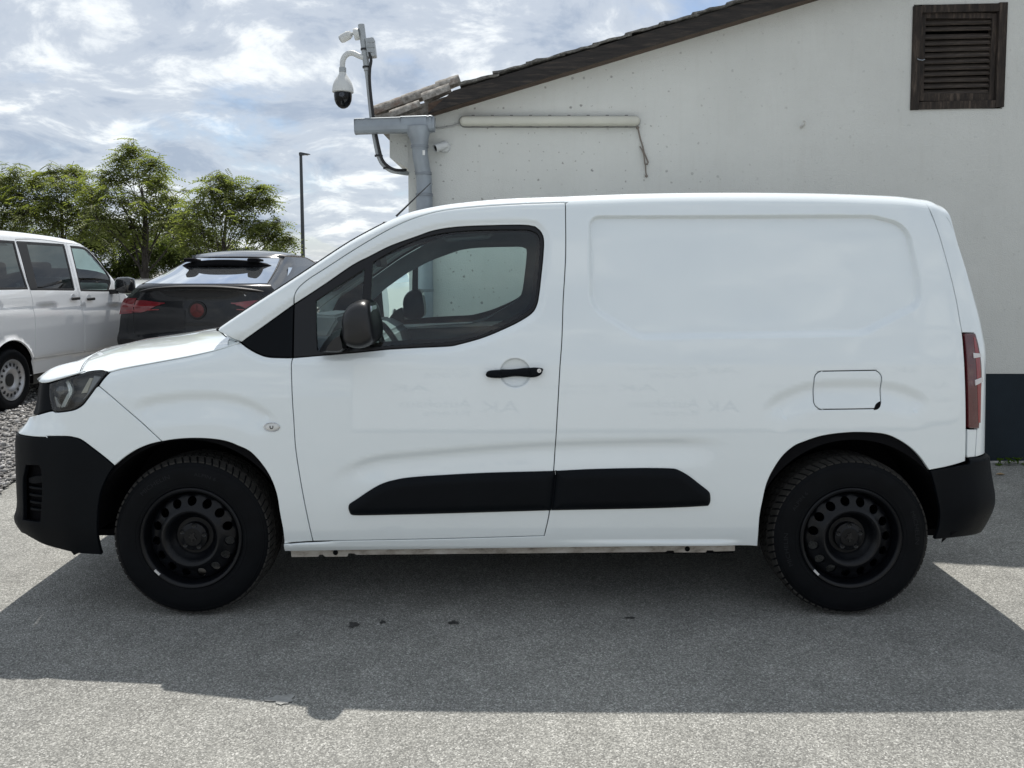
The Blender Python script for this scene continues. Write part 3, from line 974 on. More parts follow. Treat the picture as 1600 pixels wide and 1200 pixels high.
# measured outlines of the van, metres: (distance along the side, height)
TR = {"door":[[0.5131,0.297],[0.4887,0.4437],[0.4661,0.587],[0.4503,0.7037],[0.4433,0.8113],[0.4368,0.9051],[0.4329,0.9853],[0.4301,1.0654],[0.4324,1.08],[0.4348,1.1855],[0.4303,1.3037],[0.4342,1.3415],[0.4493,1.374],[0.4915,1.4121],[0.5662,1.4612],[0.6735,1.5326],[0.7815,1.5989],[0.8628,1.6434],[0.9448,1.6784],[1.0551,1.708],[1.1937,1.7249],[1.3605,1.7362],[1.5835,1.7447],[1.5935,1.7404],[1.5917,1.5381],[1.5861,1.4285],[1.5784,1.3199],[1.5716,1.1588],[1.562,1.0322],[1.5516,0.8517],[1.5383,0.6363],[1.5202,0.4384],[1.498,0.3227],[1.034,0.3084]],
"arch_front":[[0.3897,0.2878],[0.3898,0.3059],[0.3878,0.35],[0.3782,0.4211],[0.3649,0.5157],[0.3289,0.6033],[0.2652,0.682],[0.2035,0.7143],[0.1605,0.7305],[0.1094,0.7399],[0.0488,0.7439],[-0.0119,0.743],[-0.0634,0.7383],[-0.1149,0.7301],[-0.1665,0.7175],[-0.2155,0.6974],[-0.2564,0.6729],[-0.2896,0.6483],[-0.3149,0.6263]],
"hood_seam":[[-0.3481,1.0197],[-0.2879,1.0343],[-0.1517,1.0596],[-0.0168,1.0846],[0.0777,1.1053],[0.1379,1.1213],[0.178,1.1346],[0.2019,1.1453]],
"fender":[[-0.3877,0.9618],[-0.2927,0.8879],[-0.2016,0.8118],[-0.1122,0.7301],[-0.0634,0.7383],[-0.0119,0.743],[0.0488,0.7439],[0.1094,0.7399],[0.1605,0.7305],[0.2035,0.7143],[0.2652,0.682],[0.3289,0.6033],[0.3649,0.5157],[0.3782,0.4211],[0.3878,0.35],[0.3898,0.3059],[0.3897,0.2878],[0.5131,0.297],[0.4887,0.4437],[0.4661,0.587],[0.4503,0.7037],[0.4433,0.8113],[0.4368,0.9051],[0.4329,0.9853],[0.4301,1.0654],[0.4324,1.08],[0.3892,1.0805],[0.3351,1.0826],[0.297,1.092],[0.2531,1.1133],[0.2019,1.1453],[0.178,1.1346],[0.1379,1.1213],[0.0777,1.1053],[-0.0168,1.0846],[-0.1517,1.0596],[-0.2879,1.0343],[-0.3481,1.0197],[-0.3508,1.0156],[-0.3718,0.986]],
"bumper_top":[[-0.6916,0.7407],[-0.6173,0.7451],[-0.5261,0.7481],[-0.4864,0.7433],[-0.4557,0.7329],[-0.4029,0.6957],[-0.3531,0.6584],[-0.3149,0.6263]],
"hl_bottom":[[-0.6067,0.8505],[-0.5822,0.8461],[-0.5014,0.8573],[-0.4666,0.8725],[-0.4446,0.8928],[-0.3987,0.955]],
"bw_side":[[-0.3877,0.9618],[-0.2927,0.8879],[-0.2016,0.8118],[-0.1122,0.7301],[-0.1149,0.7301],[-0.1665,0.7175],[-0.2155,0.6974],[-0.2564,0.6729],[-0.2896,0.6483],[-0.3149,0.6263]],
"headlamp":[[-0.3524,1.021],[-0.385,1.0301],[-0.4365,1.0244],[-0.4516,1.0189],[-0.5058,1.001],[-0.5913,0.9777],[-0.6265,0.966],[-0.626,0.9377],[-0.6225,0.9053],[-0.6071,0.8546],[-0.5823,0.8475],[-0.5014,0.8586],[-0.4667,0.8751],[-0.4461,0.8942],[-0.3987,0.9563]],
"headlamp_top":[[-0.3511,1.0223],[-0.3851,1.0314],[-0.4462,1.0229],[-0.506,1.005],[-0.5916,0.9817],[-0.6456,0.9695]],
"bumper_arch":[[-0.3149,0.6263],[-0.3437,0.5849],[-0.3724,0.5241],[-0.3874,0.4712],[-0.398,0.4006],[-0.4053,0.3257],[-0.4065,0.2709],[-0.4062,0.2258]],
"bumper_bottom":[[-0.4062,0.2258],[-0.4962,0.2302],[-0.5623,0.2398],[-0.66,0.2619],[-0.7574,0.2941]],
"vent":[[-0.7231,0.6157],[-0.6566,0.6208],[-0.6463,0.6019],[-0.6445,0.5051],[-0.6642,0.3743],[-0.7584,0.3762],[-0.7465,0.5421],[-0.7361,0.5782]],
"upper_edge":[[0.1094,1.1962],[0.1277,1.2151],[0.2339,1.2885],[0.3408,1.3595],[0.4482,1.4309],[0.5561,1.5056],[0.6646,1.578],[0.7738,1.6398],[0.8287,1.6681],[0.9006,1.6993],[0.9674,1.7178],[1.0513,1.7349],[1.1354,1.7464],[1.276,1.7607],[1.4171,1.7693],[1.5864,1.7751],[1.6994,1.7801],[1.9254,1.7882],[2.209,1.7926],[2.4927,1.7928],[2.7769,1.7887],[3.0688,1.7781],[3.1992,1.7657]],
"a_base":[[0.1227,1.1989],[0.1618,1.1694],[0.2019,1.1453]],
"tri_front":[[0.2088,1.1427],[0.3169,1.2203],[0.4303,1.3023],[0.4316,1.0813],[0.3892,1.0819],[0.3351,1.084],[0.297,1.0933],[0.253,1.1146]],
"rear_seam":[[3.1869,1.7611],[3.2077,1.7071],[3.223,1.6506],[3.2475,1.5444],[3.2704,1.4447],[3.2894,1.3294],[3.2958,1.2368],[3.3004,1.1826],[3.3004,1.115],[3.2982,0.9935],[3.2966,0.7819],[3.2941,0.6372]],
"arch_rear":[[2.4103,0.2719],[2.409,0.3143],[2.4105,0.4093],[2.4201,0.4765],[2.4344,0.5482],[2.4604,0.6083],[2.5001,0.668],[2.5457,0.7084],[2.5861,0.7272],[2.6643,0.7527],[2.7561,0.7655],[2.8351,0.7678],[2.9228,0.761],[2.9778,0.7428],[3.0413,0.7034],[3.0889,0.6568],[3.1269,0.6042]],
"sill_bot":[[0.3856,0.2475],[1.0872,0.2605],[1.9068,0.2743],[2.3168,0.2753],[2.4103,0.2719]],
"panel_bot":[[3.1269,0.6042],[3.2072,0.6172],[3.2943,0.6317]],
"sill_front":[[0.3897,0.2878],[0.5131,0.297]],
"window":[[0.4303,1.3023],[0.4941,1.3456],[0.5687,1.3958],[0.6755,1.4708],[0.7511,1.5106],[0.8378,1.5546],[0.947,1.5947],[1.0292,1.6225],[1.1394,1.6378],[1.3052,1.644],[1.416,1.6445],[1.4603,1.6378],[1.485,1.6155],[1.4969,1.5795],[1.4939,1.5105],[1.4866,1.4421],[1.4752,1.347],[1.4641,1.2984],[1.4422,1.2661],[1.3877,1.2312],[1.32,1.199],[1.2524,1.1709],[1.1984,1.1535],[1.1363,1.1374],[1.0932,1.1294],[0.9554,1.1227],[0.8394,1.1161],[0.7127,1.104],[0.5025,1.0859],[0.4337,1.0808]],
"quarter_glass":[[0.5247,1.3194],[0.621,1.3833],[0.7258,1.453],[0.7193,1.3466],[0.7154,1.2384],[0.7099,1.1228],[0.6016,1.1148],[0.5366,1.1094],[0.5306,1.1846]],
"main_glass":[[0.7634,1.4832],[0.8366,1.5273],[0.9459,1.5785],[1.0394,1.605],[1.1389,1.6175],[1.2497,1.6231],[1.3605,1.6245],[1.4329,1.6228],[1.4661,1.6105],[1.4797,1.5855],[1.4779,1.5108],[1.4677,1.401],[1.4564,1.3195],[1.4371,1.287],[1.3879,1.2492],[1.3198,1.2142],[1.2519,1.186],[1.1842,1.1631],[1.0893,1.147],[0.9537,1.139],[0.7722,1.1269],[0.7559,1.1282],[0.7549,1.2384],[0.759,1.3466]],
"clad_door":[[0.6692,0.4493],[0.6716,0.4605],[0.6772,0.4688],[0.7073,0.4883],[0.7469,0.5158],[0.789,0.542],[0.8216,0.5571],[0.854,0.5667],[0.9188,0.579],[1.0374,0.5886],[1.2529,0.6003],[1.5405,0.6085],[1.5425,0.5818],[1.5267,0.4375],[1.036,0.4222],[0.7652,0.4156],[0.6935,0.4156],[0.6787,0.4198],[0.6736,0.4297]],
"clad_rear":[[1.5411,0.6085],[1.6999,0.6163],[1.8992,0.6206],[2.0204,0.6192],[2.0555,0.6143],[2.1016,0.5898],[2.1479,0.5543],[2.1889,0.5213],[2.1974,0.502],[2.1968,0.4715],[2.1877,0.4568],[2.0824,0.4507],[1.9013,0.4447],[1.5272,0.4375],[1.543,0.5818]],
"tail_lamp":[[3.3052,1.1811],[3.373,1.18],[3.382,1.1404],[3.3867,1.0994],[3.3899,1.0611],[3.3882,0.99],[3.3792,0.9248],[3.3716,0.854],[3.3612,0.7753],[3.3016,0.7801],[3.3032,0.9933],[3.3056,1.1148]],
"tail_lower":[[3.3015,0.7749],[3.357,0.7715],[3.3456,0.6516],[3.3004,0.652]],
"rear_bumper":[[3.1297,0.6027],[3.2073,0.6158],[3.2943,0.6304],[3.3038,0.6463],[3.3419,0.6519]],
"rear_bumper_arch":[[3.1297,0.6027],[3.1522,0.5348],[3.1741,0.4506],[3.1819,0.3936],[3.1791,0.3361],[3.1707,0.2977]],
"rear_bumper_bot":[[3.1707,0.2977],[3.2947,0.3038]],
"fuel":[[2.6347,0.9875],[2.6391,1.0035],[2.6502,1.0155],[2.6693,1.0241],[2.8769,1.0284],[2.8987,1.0243],[2.9121,1.0135],[2.9199,0.9974],[2.9214,0.9706],[2.9208,0.9009],[2.9151,0.8795],[2.9067,0.8701],[2.8864,0.8673],[2.6644,0.8648],[2.6455,0.8737],[2.6362,0.8857],[2.633,0.9018]],
"recess":[[1.6887,1.5878],[1.6981,1.6406],[1.7265,1.6714],[1.7837,1.6869],[2.2985,1.6923],[2.8166,1.6893],[2.9208,1.6777],[3.0453,1.619],[3.0963,1.5551],[3.1173,1.4846],[3.1326,1.4009],[3.1291,1.3382],[3.1058,1.2894],[3.037,1.2329],[2.9454,1.1874],[2.841,1.1663],[2.3892,1.156],[1.9355,1.1508],[1.8732,1.1588],[1.7739,1.215],[1.7137,1.266],[1.6899,1.3091]],
"gr_front":[[-0.2672,0.864],[-0.2293,0.8936],[-0.1781,0.9189],[-0.0645,0.9368],[0.0818,0.9424],[0.1951,0.9318],[0.2842,0.9024],[0.3517,0.8595],[0.403,0.7978]],
"gr_door":[[0.5384,0.5543],[0.5793,0.583],[0.658,0.6347],[0.7848,0.6795],[0.9773,0.7011],[1.2329,0.7227],[1.5328,0.7416],[1.8717,0.7523],[2.1273,0.7549],[2.2556,0.7467],[2.3026,0.7305]],
"gr_rear":[[2.3834,0.8379],[2.4432,0.9128],[2.5193,0.9555],[2.6198,0.9862],[2.7689,0.9953],[2.8978,0.9922],[3.01,0.9729],[3.1008,0.9348],[3.1632,0.88]],
"handle":[[1.2502,1.0161],[1.2636,1.0295],[1.3121,1.034],[1.3606,1.0335],[1.42,1.0402],[1.455,1.0434],[1.4873,1.0402],[1.4927,1.0335],[1.4846,1.0148],[1.463,1.0028],[1.428,1.0001],[1.3741,1.0025],[1.3229,0.9975],[1.2745,0.9988],[1.2529,1.0055]],
"cup":[[1.3741,1.0175]],
"indicator":[[0.3518,0.7924]],
"rail":[[0.4068,0.2411],[2.318,0.263]],
"bumper_seam":[[3.4302,0.5331],[3.3552,0.5243],[3.327,0.457],[3.3094,0.3729],[3.3043,0.306]],
"mirror":[[0.6579,1.2038],[0.6557,1.2351],[0.6641,1.2742],[0.6852,1.3041],[0.7114,1.3196],[0.7374,1.3274],[0.7582,1.3261],[0.7749,1.3132],[0.7835,1.2742],[0.792,1.2221],[0.7954,1.1699],[0.7873,1.149],[0.7611,1.1333],[0.735,1.1255],[0.7037,1.1268],[0.6701,1.1412],[0.6586,1.1621]],
"mirror_arm":[[0.5507,1.1041],[0.5537,1.1204],[0.5702,1.15],[0.5948,1.177],[0.6192,1.1958],[0.6435,1.2066],[0.6563,1.1608],[0.6612,1.1204],[0.6341,1.1041]],
"ant":[[0.7512,-0.05,1.7317],[0.9339,-0.05,1.9051]],
"fuel_c":[[2.6328,0.8643],[2.9199,0.8674],[2.9225,1.0287],[2.635,1.0244]],
"recess_c":[[1.6908,1.6874],[1.6841,1.2822],[1.896,1.1503],[2.8587,1.1657],[3.1279,1.2975],[3.1295,1.4009],[3.0926,1.6499],[2.9407,1.6907]]}

# ================================================================== white delivery van
VX, VY = -1.36, 4.111          # front axle, centre line
M_PAINT = None


def paint_mat(name, col, dirt=0.0):
    m, nt, b = new_mat(name)
    b.inputs['Roughness'].default_value = 0.32
    b.inputs['Coat Weight'].default_value = 1.0
    b.inputs['Coat Roughness'].default_value = 0.02
    b.inputs['Coat IOR'].default_value = 1.75
    b.inputs['Specular IOR Level'].default_value = 0.3
    n = link_noise(nt, 1.6, 5, 0.55)
    c = ramp(nt, n.outputs['Fac'], [(0.3, tuple(v * 0.975 for v in col)), (0.7, col)])
    # road film low down and a little dust speckle
    t = nt.nodes.new('ShaderNodeTexCoord')
    s = nt.nodes.new('ShaderNodeSeparateXYZ')
    nt.links.new(t.outputs['Object'], s.inputs[0])
    mr = nt.nodes.new('ShaderNodeMapRange')
    mr.inputs[1].default_value = 0.22; mr.inputs[2].default_value = 0.50
    mr.inputs[3].default_value = 0.16; mr.inputs[4].default_value = 0.0
    nt.links.new(s.outputs['Z'], mr.inputs[0])
    n2 = link_noise(nt, 14, 6, 0.7, vec_scale=(0.5, 1, 1))
    mu = nt.nodes.new('ShaderNodeMath'); mu.operation = 'MULTIPLY'
    nt.links.new(mr.outputs[0], mu.inputs[0]); nt.links.new(n2.outputs['Fac'], mu.inputs[1])
    c = mix_rgb(nt, mu.outputs[0], c, (0.30, 0.27, 0.23))
    nt.links.new(c, b.inputs['Base Color'])
    n3 = link_noise(nt, 3.2, 2, 0.5)
    bump(nt, b, n3.outputs['Fac'], 0.02, 0.01)
    return m


M_PAINT = paint_mat('white_paint', (0.765, 0.82, 0.835))
M_BLACKPL = simple('black_plastic', (0.0030, 0.0042, 0.0060), rough=0.50, bmp=0.2, bscale=900, var=0.12, vscale=5, spec=.10)
M_GLOSSBLK = simple('gloss_black_trim', (0.006, 0.0065, 0.008), rough=0.22, spec=.3)
M_TRIM = simple('interior_grey', (0.13, 0.16, 0.175), rough=0.8, var=0.1, bmp=0.2, bscale=400)
M_TRIMLT = simple('interior_light_grey', (0.46, 0.47, 0.47), rough=0.75, var=0.06)
M_SEAT = simple('seat_fabric', (0.045, 0.046, 0.05), rough=0.95, var=0.15, vscale=60)
M_GLASS = glass_mat('tinted_glass', (0.88, 0.99, 0.96))
M_CLEAR = glass_mat('clear_lens', (0.93, 0.95, 0.95))
M_CHROME = simple('chrome', (0.75, 0.76, 0.77), rough=0.08, metal=1.0)
M_TYRE = simple('tyre_rubber', (0.0035, 0.0042, 0.0055), rough=0.6, var=0.25, vscale=12, bmp=0.12, bscale=300, spec=.1)
M_TREAD = simple('dusty_tread', (0.030, 0.029, 0.027), rough=0.9, var=0.35, vscale=25, spec=.2)
M_RIM = simple('black_steel', (0.0028, 0.0034, 0.005), rough=0.34, var=0.25, vscale=20, spec=.25)
M_REDLENS = simple('red_lens', (0.075, 0.003, 0.006), rough=0.12, coat=1.0)
M_REDLIT = simple('bright_red_lens', (0.22, 0.012, 0.016), rough=0.12, coat=1.0)
M_WHLENS = simple('white_lens', (0.60, 0.58, 0.58), rough=0.15, coat=0.6)
M_AMBER = simple('pale_reflector', (0.62, 0.59, 0.50), rough=0.3)
M_RAIL = None
m_, nt_, b_ = new_mat('dirty_metal_flange')
n_ = link_noise(nt_, 9, 8, 0.7, vec_scale=(1, 1, 2))
nt_.links.new(ramp(nt_, n_.outputs['Fac'], [(0.30, (0.10, 0.085, 0.07)), (0.48, (0.34, 0.31, 0.27)), (0.7, (0.50, 0.48, 0.45))]), b_.inputs['Base Color'])
b_.inputs['Roughness'].default_value = 0.7
M_RAIL = m_

TRp = {k: np.array(v) for k, v in TR.items()}


def fillet(corners, radii, n=9):
    p = np.array(corners, float)
    out = []
    m = len(p)
    for i in range(m):
        a, b, c = p[i - 1], p[i], p[(i + 1) % m]
        u_, w_ = a - b, c - b
        lu, lw = np.hypot(*u_), np.hypot(*w_)
        u_, w_ = u_ / lu, w_ / lw
        th_ = math.acos(np.clip(u_ @ w_, -1, 1))
        t_ = min(radii[i] / math.tan(th_ / 2), .48 * lu, .48 * lw)
        r_ = t_ * math.tan(th_ / 2)
        cen = b + (u_ + w_) / np.hypot(*(u_ + w_)) * r_ / math.sin(th_ / 2)
        p0, p1 = b + u_ * t_ - cen, b + w_ * t_ - cen
        a0 = math.atan2(p0[1], p0[0]); a1 = math.atan2(p1[1], p1[0])
        d_ = (a1 - a0 + math.pi) % (2 * math.pi) - math.pi
        for k in range(n):
            a_ = a0 + d_ * k / (n - 1)
            out.append(cen + r_ * np.array([math.cos(a_), math.sin(a_)]))
    return np.array(out)


TRp['fuel'] = fillet(TRp['fuel_c'], [.034] * 4)
TRp['recess'] = fillet(TRp['recess_c'], [.050, .12, .12, .15, .10, .3, .2, .2], 12)
_ue = TRp['upper_edge']
_ue = np.vstack([_ue, [[3.25, 1.758], [3.32, 1.742], [3.40, 1.728], [3.55, 1.722], [3.8, 1.735], [UMAX, 1.75]]])
_ued = catmull(_ue, 12)


def Ze(u):
    return np.interp(u, _ued[:, 0], _ued[:, 1])


def r_round(u):
    return np.interp(u, [0.1, 0.6, 1.0, 1.6, 3.0, 3.3, 4.2], [0.022, 0.030, 0.048, 0.058, 0.058, 0.06, 0.06])


F_L = {k: resample(TRp[k], 0.02, closed=False) for k in ('gr_front', 'gr_door', 'gr_rear', 'hood_seam')}
F_WIN = resample(TRp['window'], 0.02)
F_TRI = resample(TRp['tri_front'], 0.02)
F_REC = resample(TRp['recess'], 0.012, corner=60)
if area2(F_REC) < 0:
    F_REC = F_REC[::-1]


def groove(P, line, A, w1, w2, fade=0.14):
    d, par, sg = dist_line(P, line)
    dd = np.where(sg < 0, d, 0)
    g = A * sstep(dd / w1) * (1 - sstep((dd - w1) / (w2 - w1)))
    return g * sstep(par / fade) * sstep((1 - par) / fade)


def feat(P):
    """pressings shared by all outer panels, metres inwards, at (u,z) rows"""
    u, z = P[:, 0], P[:, 1]
    f = np.zeros(len(P))
    mid = u > -0.45
    q = P[mid]
    if len(q):
        g = groove(q, F_L['gr_front'], 0.0120, 0.042, 0.150)
        g += groove(q, F_L['gr_door'], 0.0130, 0.046, 0.150)
        g += groove(q, F_L['gr_rear'], 0.0120, 0.044, 0.150)
        # pressed frame round the side window
        dw, _, _ = dist_line(q, F_WIN, True)
        dt, _, _ = dist_line(q, F_TRI, True)
        iw = inside(q, F_WIN) | inside(q, F_TRI)
        dm = np.where(iw, 0, np.minimum(dw, dt))
        g += 0.013 * (1 - sstep(dm / 0.032))
        # recessed cargo panel
        dr, _, _ = dist_line(q, F_REC, True)
        ir = inside(q, F_REC)
        wloc = np.interp(q[:, 1], [1.20, 1.45, 1.62], [0.034, 0.024, 0.016])
        g += np.where(ir, 0.0235 * sstep(dr / wloc), 0)
        # fender rolls over towards the bonnet shut line
        dh, _, _ = dist_line(q, F_L['hood_seam'])
        g += np.where(q[:, 0] < 0.25, 0.016 * np.clip(1 - dh / 0.055, 0, 1) ** 2, 0)
        # door handle cup
        c = TRp['cup'][0]
        e = ((q[:, 0] - c[0]) / 0.068) ** 2 + ((q[:, 1] - c[1]) / 0.064) ** 2
        g += 0.020 * np.sqrt(np.clip(1 - e, 0, 1)) * sstep((1 - e) / 0.25)
        # sill roll
        zl = np.interp(q[:, 0], [0.4, 2.33], [0.2935, 0.300])
        dz = zl - q[:, 1]
        fade_s = sstep((q[:, 0] - 0.3) / 0.05) * sstep((2.36 - q[:, 0]) / 0.15)
        g -= 0.011 * sstep(dz / 0.009) * (1 - sstep((dz - 0.016) / 0.03)) * fade_s
        f[mid] += g
    # rounding over to roof and pillars
    d = np.maximum(Ze(u) - z, 0)
    r = r_round(u)
    rr = np.where(u > 0.09, r - np.sqrt(np.maximum(r * r - np.maximum(r - d, 0) ** 2, 0)), 0)
    return f + rr


def Wf(P, extra=0.0):
    P = np.asarray(P, float)
    return W0(P[:, 0], P[:, 1], feat(P) + extra)


def surf_normals(P, fn, eps=0.0012):
    ux = fn(P + [eps, 0]) - fn(P - [eps, 0])
    zx = fn(P) - fn(P - [0, eps])
    n = np.cross(ux, zx)
    n /= np.maximum(np.linalg.norm(n, axis=1), 1e-12)[:, None]
    return n


def panel(name, poly, mat, parent, extra=0.0, holes=(), gap=0.0018, lip=0.003, thick=0.014, grid=0.013, fn=None, pin=False, dense=(), xtra=None, step=0.013, corner=32, do_rs=True):
    """a sheet on the van's side surface cut to an outline in (u, z), with rolled edges"""
    L = resample(poly, step, corner) if do_rs else np.array(poly)
    if area2(L) < 0:
        L = L[::-1]
    H_ = []
    for h in holes:
        q = resample(h, step, corner)
        if area2(q) < 0:
            q = q[::-1]
        H_.append(q)
    base = (lambda P: Wf(P, extra)) if fn is None else fn
    topm = (np.abs(L[:, 1] - Ze(L[:, 0])) < 0.010) & (L[:, 0] > 0.1) if pin else np.zeros(len(L), bool)
    L0 = offset_in(L, gap)
    L1 = offset_in(L, gap + lip)
    if pin:
        L0[topm] = L[topm]; L1[topm] = L[topm]
        L0[topm, 1] = Ze(L0[topm, 0]); L1[topm, 1] = Ze(L1[topm, 0])
        xs = L[topm, 0]
        ex = np.array([[a, Ze(a) - k] for a in np.arange(xs.min() + .01, xs.max() - .005, 0.008) for k in (0.0004, 0.0012, 0.0025, 0.0045, 0.0075, 0.012, 0.018, 0.026, 0.037, 0.05)])
    else:
        ex = None
    for (x0_, x1_, z0_, z1_, sx_, sz_) in dense:
        e_ = np.array(np.meshgrid(np.arange(x0_, x1_, sx_), np.arange(z0_, z1_, sz_))).reshape(2, -1).T
        ex = e_ if ex is None else np.vstack([ex, e_])
    if xtra is not None:
        ex = xtra if ex is None else np.vstack([ex, xtra])
    HH = [offset_in(h[::-1], -gap)[::-1] if False else offset_in(h, -gap) for h in H_]
    HH1 = [offset_in(h, -(gap + lip)) for h in H_]
    V, T = tri_fill(L1, HH1, grid, ex)
    P3 = base(V)
    N3 = surf_normals(V, base)
    verts = [P3]; norms = [N3]; faces = [T]
    off = len(P3)
    for a, b, sign in [(L1, L0, 1)] + [(x, y, -1) for x, y in zip(HH1, HH)]:
        n_a = surf_normals(a, base)
        A3 = base(a); B3 = base(b)
        m = len(a)
        dirv = B3 - A3
        dl = np.linalg.norm(dirv, axis=1)
        flat = dl < 1e-6
        dirn = dirv / np.maximum(dl, 1e-9)[:, None]
        nb = n_a * 0.5 + dirn * 0.85
        nb[flat] = n_a[flat]
        nb /= np.linalg.norm(nb, axis=1)[:, None]
        B3 = B3 - n_a * np.where(flat, 0, lip * 0.7)[:, None]
        C3 = B3 - n_a * np.where(flat, 0.0, thick)[:, None]
        nc = np.where(flat[:, None], n_a, dirn)
        verts += [A3, B3, B3, C3]
        norms += [n_a, nb, nc, nc]
        i = np.arange(m); j = (i + 1) % m
        f1 = np.stack([i, i + m, j + m, j], 1) + off
        f2 = np.stack([i + 2 * m, i + 3 * m, j + 3 * m, j + 2 * m], 1) + off
        if sign < 0:
            f1 = f1[:, ::-1]; f2 = f2[:, ::-1]
        ok = ~(flat & np.roll(flat, -1))
        faces += [f1[ok], f2[ok]]
        off += 4 * m
    fl = [tuple(f) for arr in faces for f in arr]
    return from_data(name, np.vstack(verts), fl, mat, parent, normals=np.vstack(norms))


def pad(name, poly, mat, parent, h=0.02, w=0.03, start=0.004, grid=0.01, corner=32, power=0.5, step=0.01, sink=0.004):
    """a raised piece with an outline in (u, z) that swells towards its middle"""
    L = resample(poly, step, corner)
    if area2(L) < 0:
        L = L[::-1]

    def fn(P):
        d, _, _ = dist_line(P, L, True)
        k = np.clip(d / w, 0, 1)
        hh = (1 - (1 - k) ** 2) ** power
        return Wf(P, -(start + h * hh))
    return panel(name, poly, mat, parent, fn=fn, gap=0.0, lip=0.0015, thick=start + sink, grid=grid, corner=corner, step=step)


van = empty('delivery_van', (VX, VY, 0), 'white panel van with black steel wheels and black bumpers parked side-on in front', 'van')

# ---- side sheet metal
t = TRp
dr_ = t['door']
door_poly = np.vstack([dr_[:9], t['window'][::-1][1:-1], dr_[10:]])
_cc = t['cup'][0]
door = panel('door', door_poly, M_PAINT, van, dense=[(_cc[0] - .08, _cc[0] + .08, _cc[1] - .075, _cc[1] + .075, .0045, .0045)])
fender = panel('fender', t['fender'], M_PAINT, van)
ue = t['upper_edge']
side_poly = np.vstack([ue, t['rear_seam'][1:], t['panel_bot'][::-1][1:], t['arch_rear'][::-1][1:], t['sill_bot'][::-1][1:],
                       t['sill_front'], dr_[33:31:-1], dr_[31:9:-1], t['tri_front'][1:2], t['tri_front'][0:1], t['a_base'][::-1][:2]])
fuel_poly = t['fuel']
_rl = resample(F_REC, .012, 80)
_xt = np.vstack([offset_in(_rl, k) for k in (-.006, .0, .003, .006, .009, .012, .016, .021, .027, .034, .042)])
side = panel('side_panel', side_poly, M_PAINT, van, pin=True, holes=[fuel_poly], xtra=_xt)
fuel = panel('fuel_flap', fuel_poly, M_PAINT, van, gap=0.0022)
tri = panel('pillar_trim', t['tri_front'], M_BLACKPL, van, extra=-0.001, thick=0.008)
cover = panel('bumper_cover', np.vstack([t['bw_side'], t['bumper_top'][::-1], [[UMIN, .748], [UMIN, .80], [-1.2, .802], [-.95, .806], [-.80, .812], [-.70, .826]], t['hl_bottom']]), M_PAINT, van)
bumper = panel('front_bumper', np.vstack([[[UMIN, .744]], t['bumper_top'], t['bumper_arch'][1:], t['bumper_bottom'][1:], [[-.80, .300], [-.95, .285], [-1.2, .28], [UMIN, .28]]]),
               M_BLACKPL, van, holes=[t['vent']], extra=-0.004)
grille = panel('grille', np.vstack([[[UMIN, .805], [-1.2, .807], [-.95, .811], [-.80, .817], [-.70, .831]], t['hl_bottom'][0:1] + [[-.004, .002]], t['headlamp'][9:5:-1] + [[-.004, 0]], [[-.70, .972], [-.9, .968], [-1.2, .965], [UMIN, .963]]]), M_BLACKPL, van, extra=0.012)

# bumper vent: dark box behind with slats
vz = t['vent']
vent = panel('vent_back', vz, M_DARK, bumper, extra=0.045, gap=-0.004, lip=0.001)
for k, zz in enumerate((0.545, 0.513, 0.481, 0.449, 0.418)):
    L_ = np.array([[-.738, zz + .011], [-.700, zz + .009], [-.648, zz + .008], [-.645, zz - .004], [-.700, zz - .005], [-.738, zz - .004]]) if k else np.array([[-.738, zz + .012], [-.69, zz + .026], [-.648, zz + .030], [-.645, zz - .004], [-.70, zz - .012], [-.738, zz - .010]])
    panel('vent_slat', L_, M_BLACKPL, bumper, extra=0.012, lip=0.003, thick=0.022, step=0.008, grid=0.01)

# tail end
rs = t['rear_seam']
tl = t['tail_lamp']; tw = t['tail_lower']
gate_poly = np.vstack([rs[:8], tl[1:2], tl[2:9], tw[1:3], [[3.42, .655], [3.7, .655], [UMAX, .655], [UMAX, Ze(UMAX)], [3.9, Ze(3.9)], [3.7, Ze(3.7)], [3.55, Ze(3.55)], [3.42, Ze(3.42)], [3.34, Ze(3.34)], [3.27, Ze(3.27)], [3.22, Ze(3.22)]]])
gate = panel('tailgate', gate_poly, M_PAINT, van, pin=True)
lamp_r = panel('tail_lamp', tl, M_REDLENS, van, extra=-0.008, gap=0.001, thick=0.02, lip=0.004)
ul, uh = 3.352, 3.374
panel('lamp_bar', [[3.352, 1.165], [3.362, 1.165], [3.374, 1.10], [3.377, 1.03], [3.377, .97], [3.372, .90], [3.366, .80], [3.352, .80]], M_REDLIT, lamp_r, extra=-0.0095, gap=0.0, lip=0.001, step=.008, grid=.006)
for zz in (1.088, 0.972):
    panel('reverse_lens', [[3.338, zz + .010], [3.383, zz + .006], [3.383, zz - .008], [3.338, zz - .012]] if zz > 1 else [[3.338, zz + .012], [3.383, zz + .022], [3.383, zz + .002], [3.338, zz - .012]], M_WHLENS, lamp_r, extra=-0.0125, gap=0.0, lip=0.001, step=.006, grid=.006)
panel('lamp_base', tw, M_PAINT, van, thick=.02)


RB_TAB = _tab([(.2, -.03), (.26, -.015), (.30, .0), (.36, .022), (.42, .042), (.47, .044), (.52, .034), (.60, .020), (.66, .016), (.8, .01)], .05)


def rear_bump_fn(P):
    c, n = plan(P[:, 0])
    k = np.interp(P[:, 1], *RB_TAB)
    k = np.where(P[:, 1] > .640, k * np.sqrt(np.clip((.6565 - P[:, 1]) / .0165, 0, 1)), k) - np.where(P[:, 1] > .640, .012 * sstep((P[:, 1] - .640) / .0165), 0)
    return Wf(P, -0.003 - k * sstep((P[:, 0] - 3.16) / 0.17))


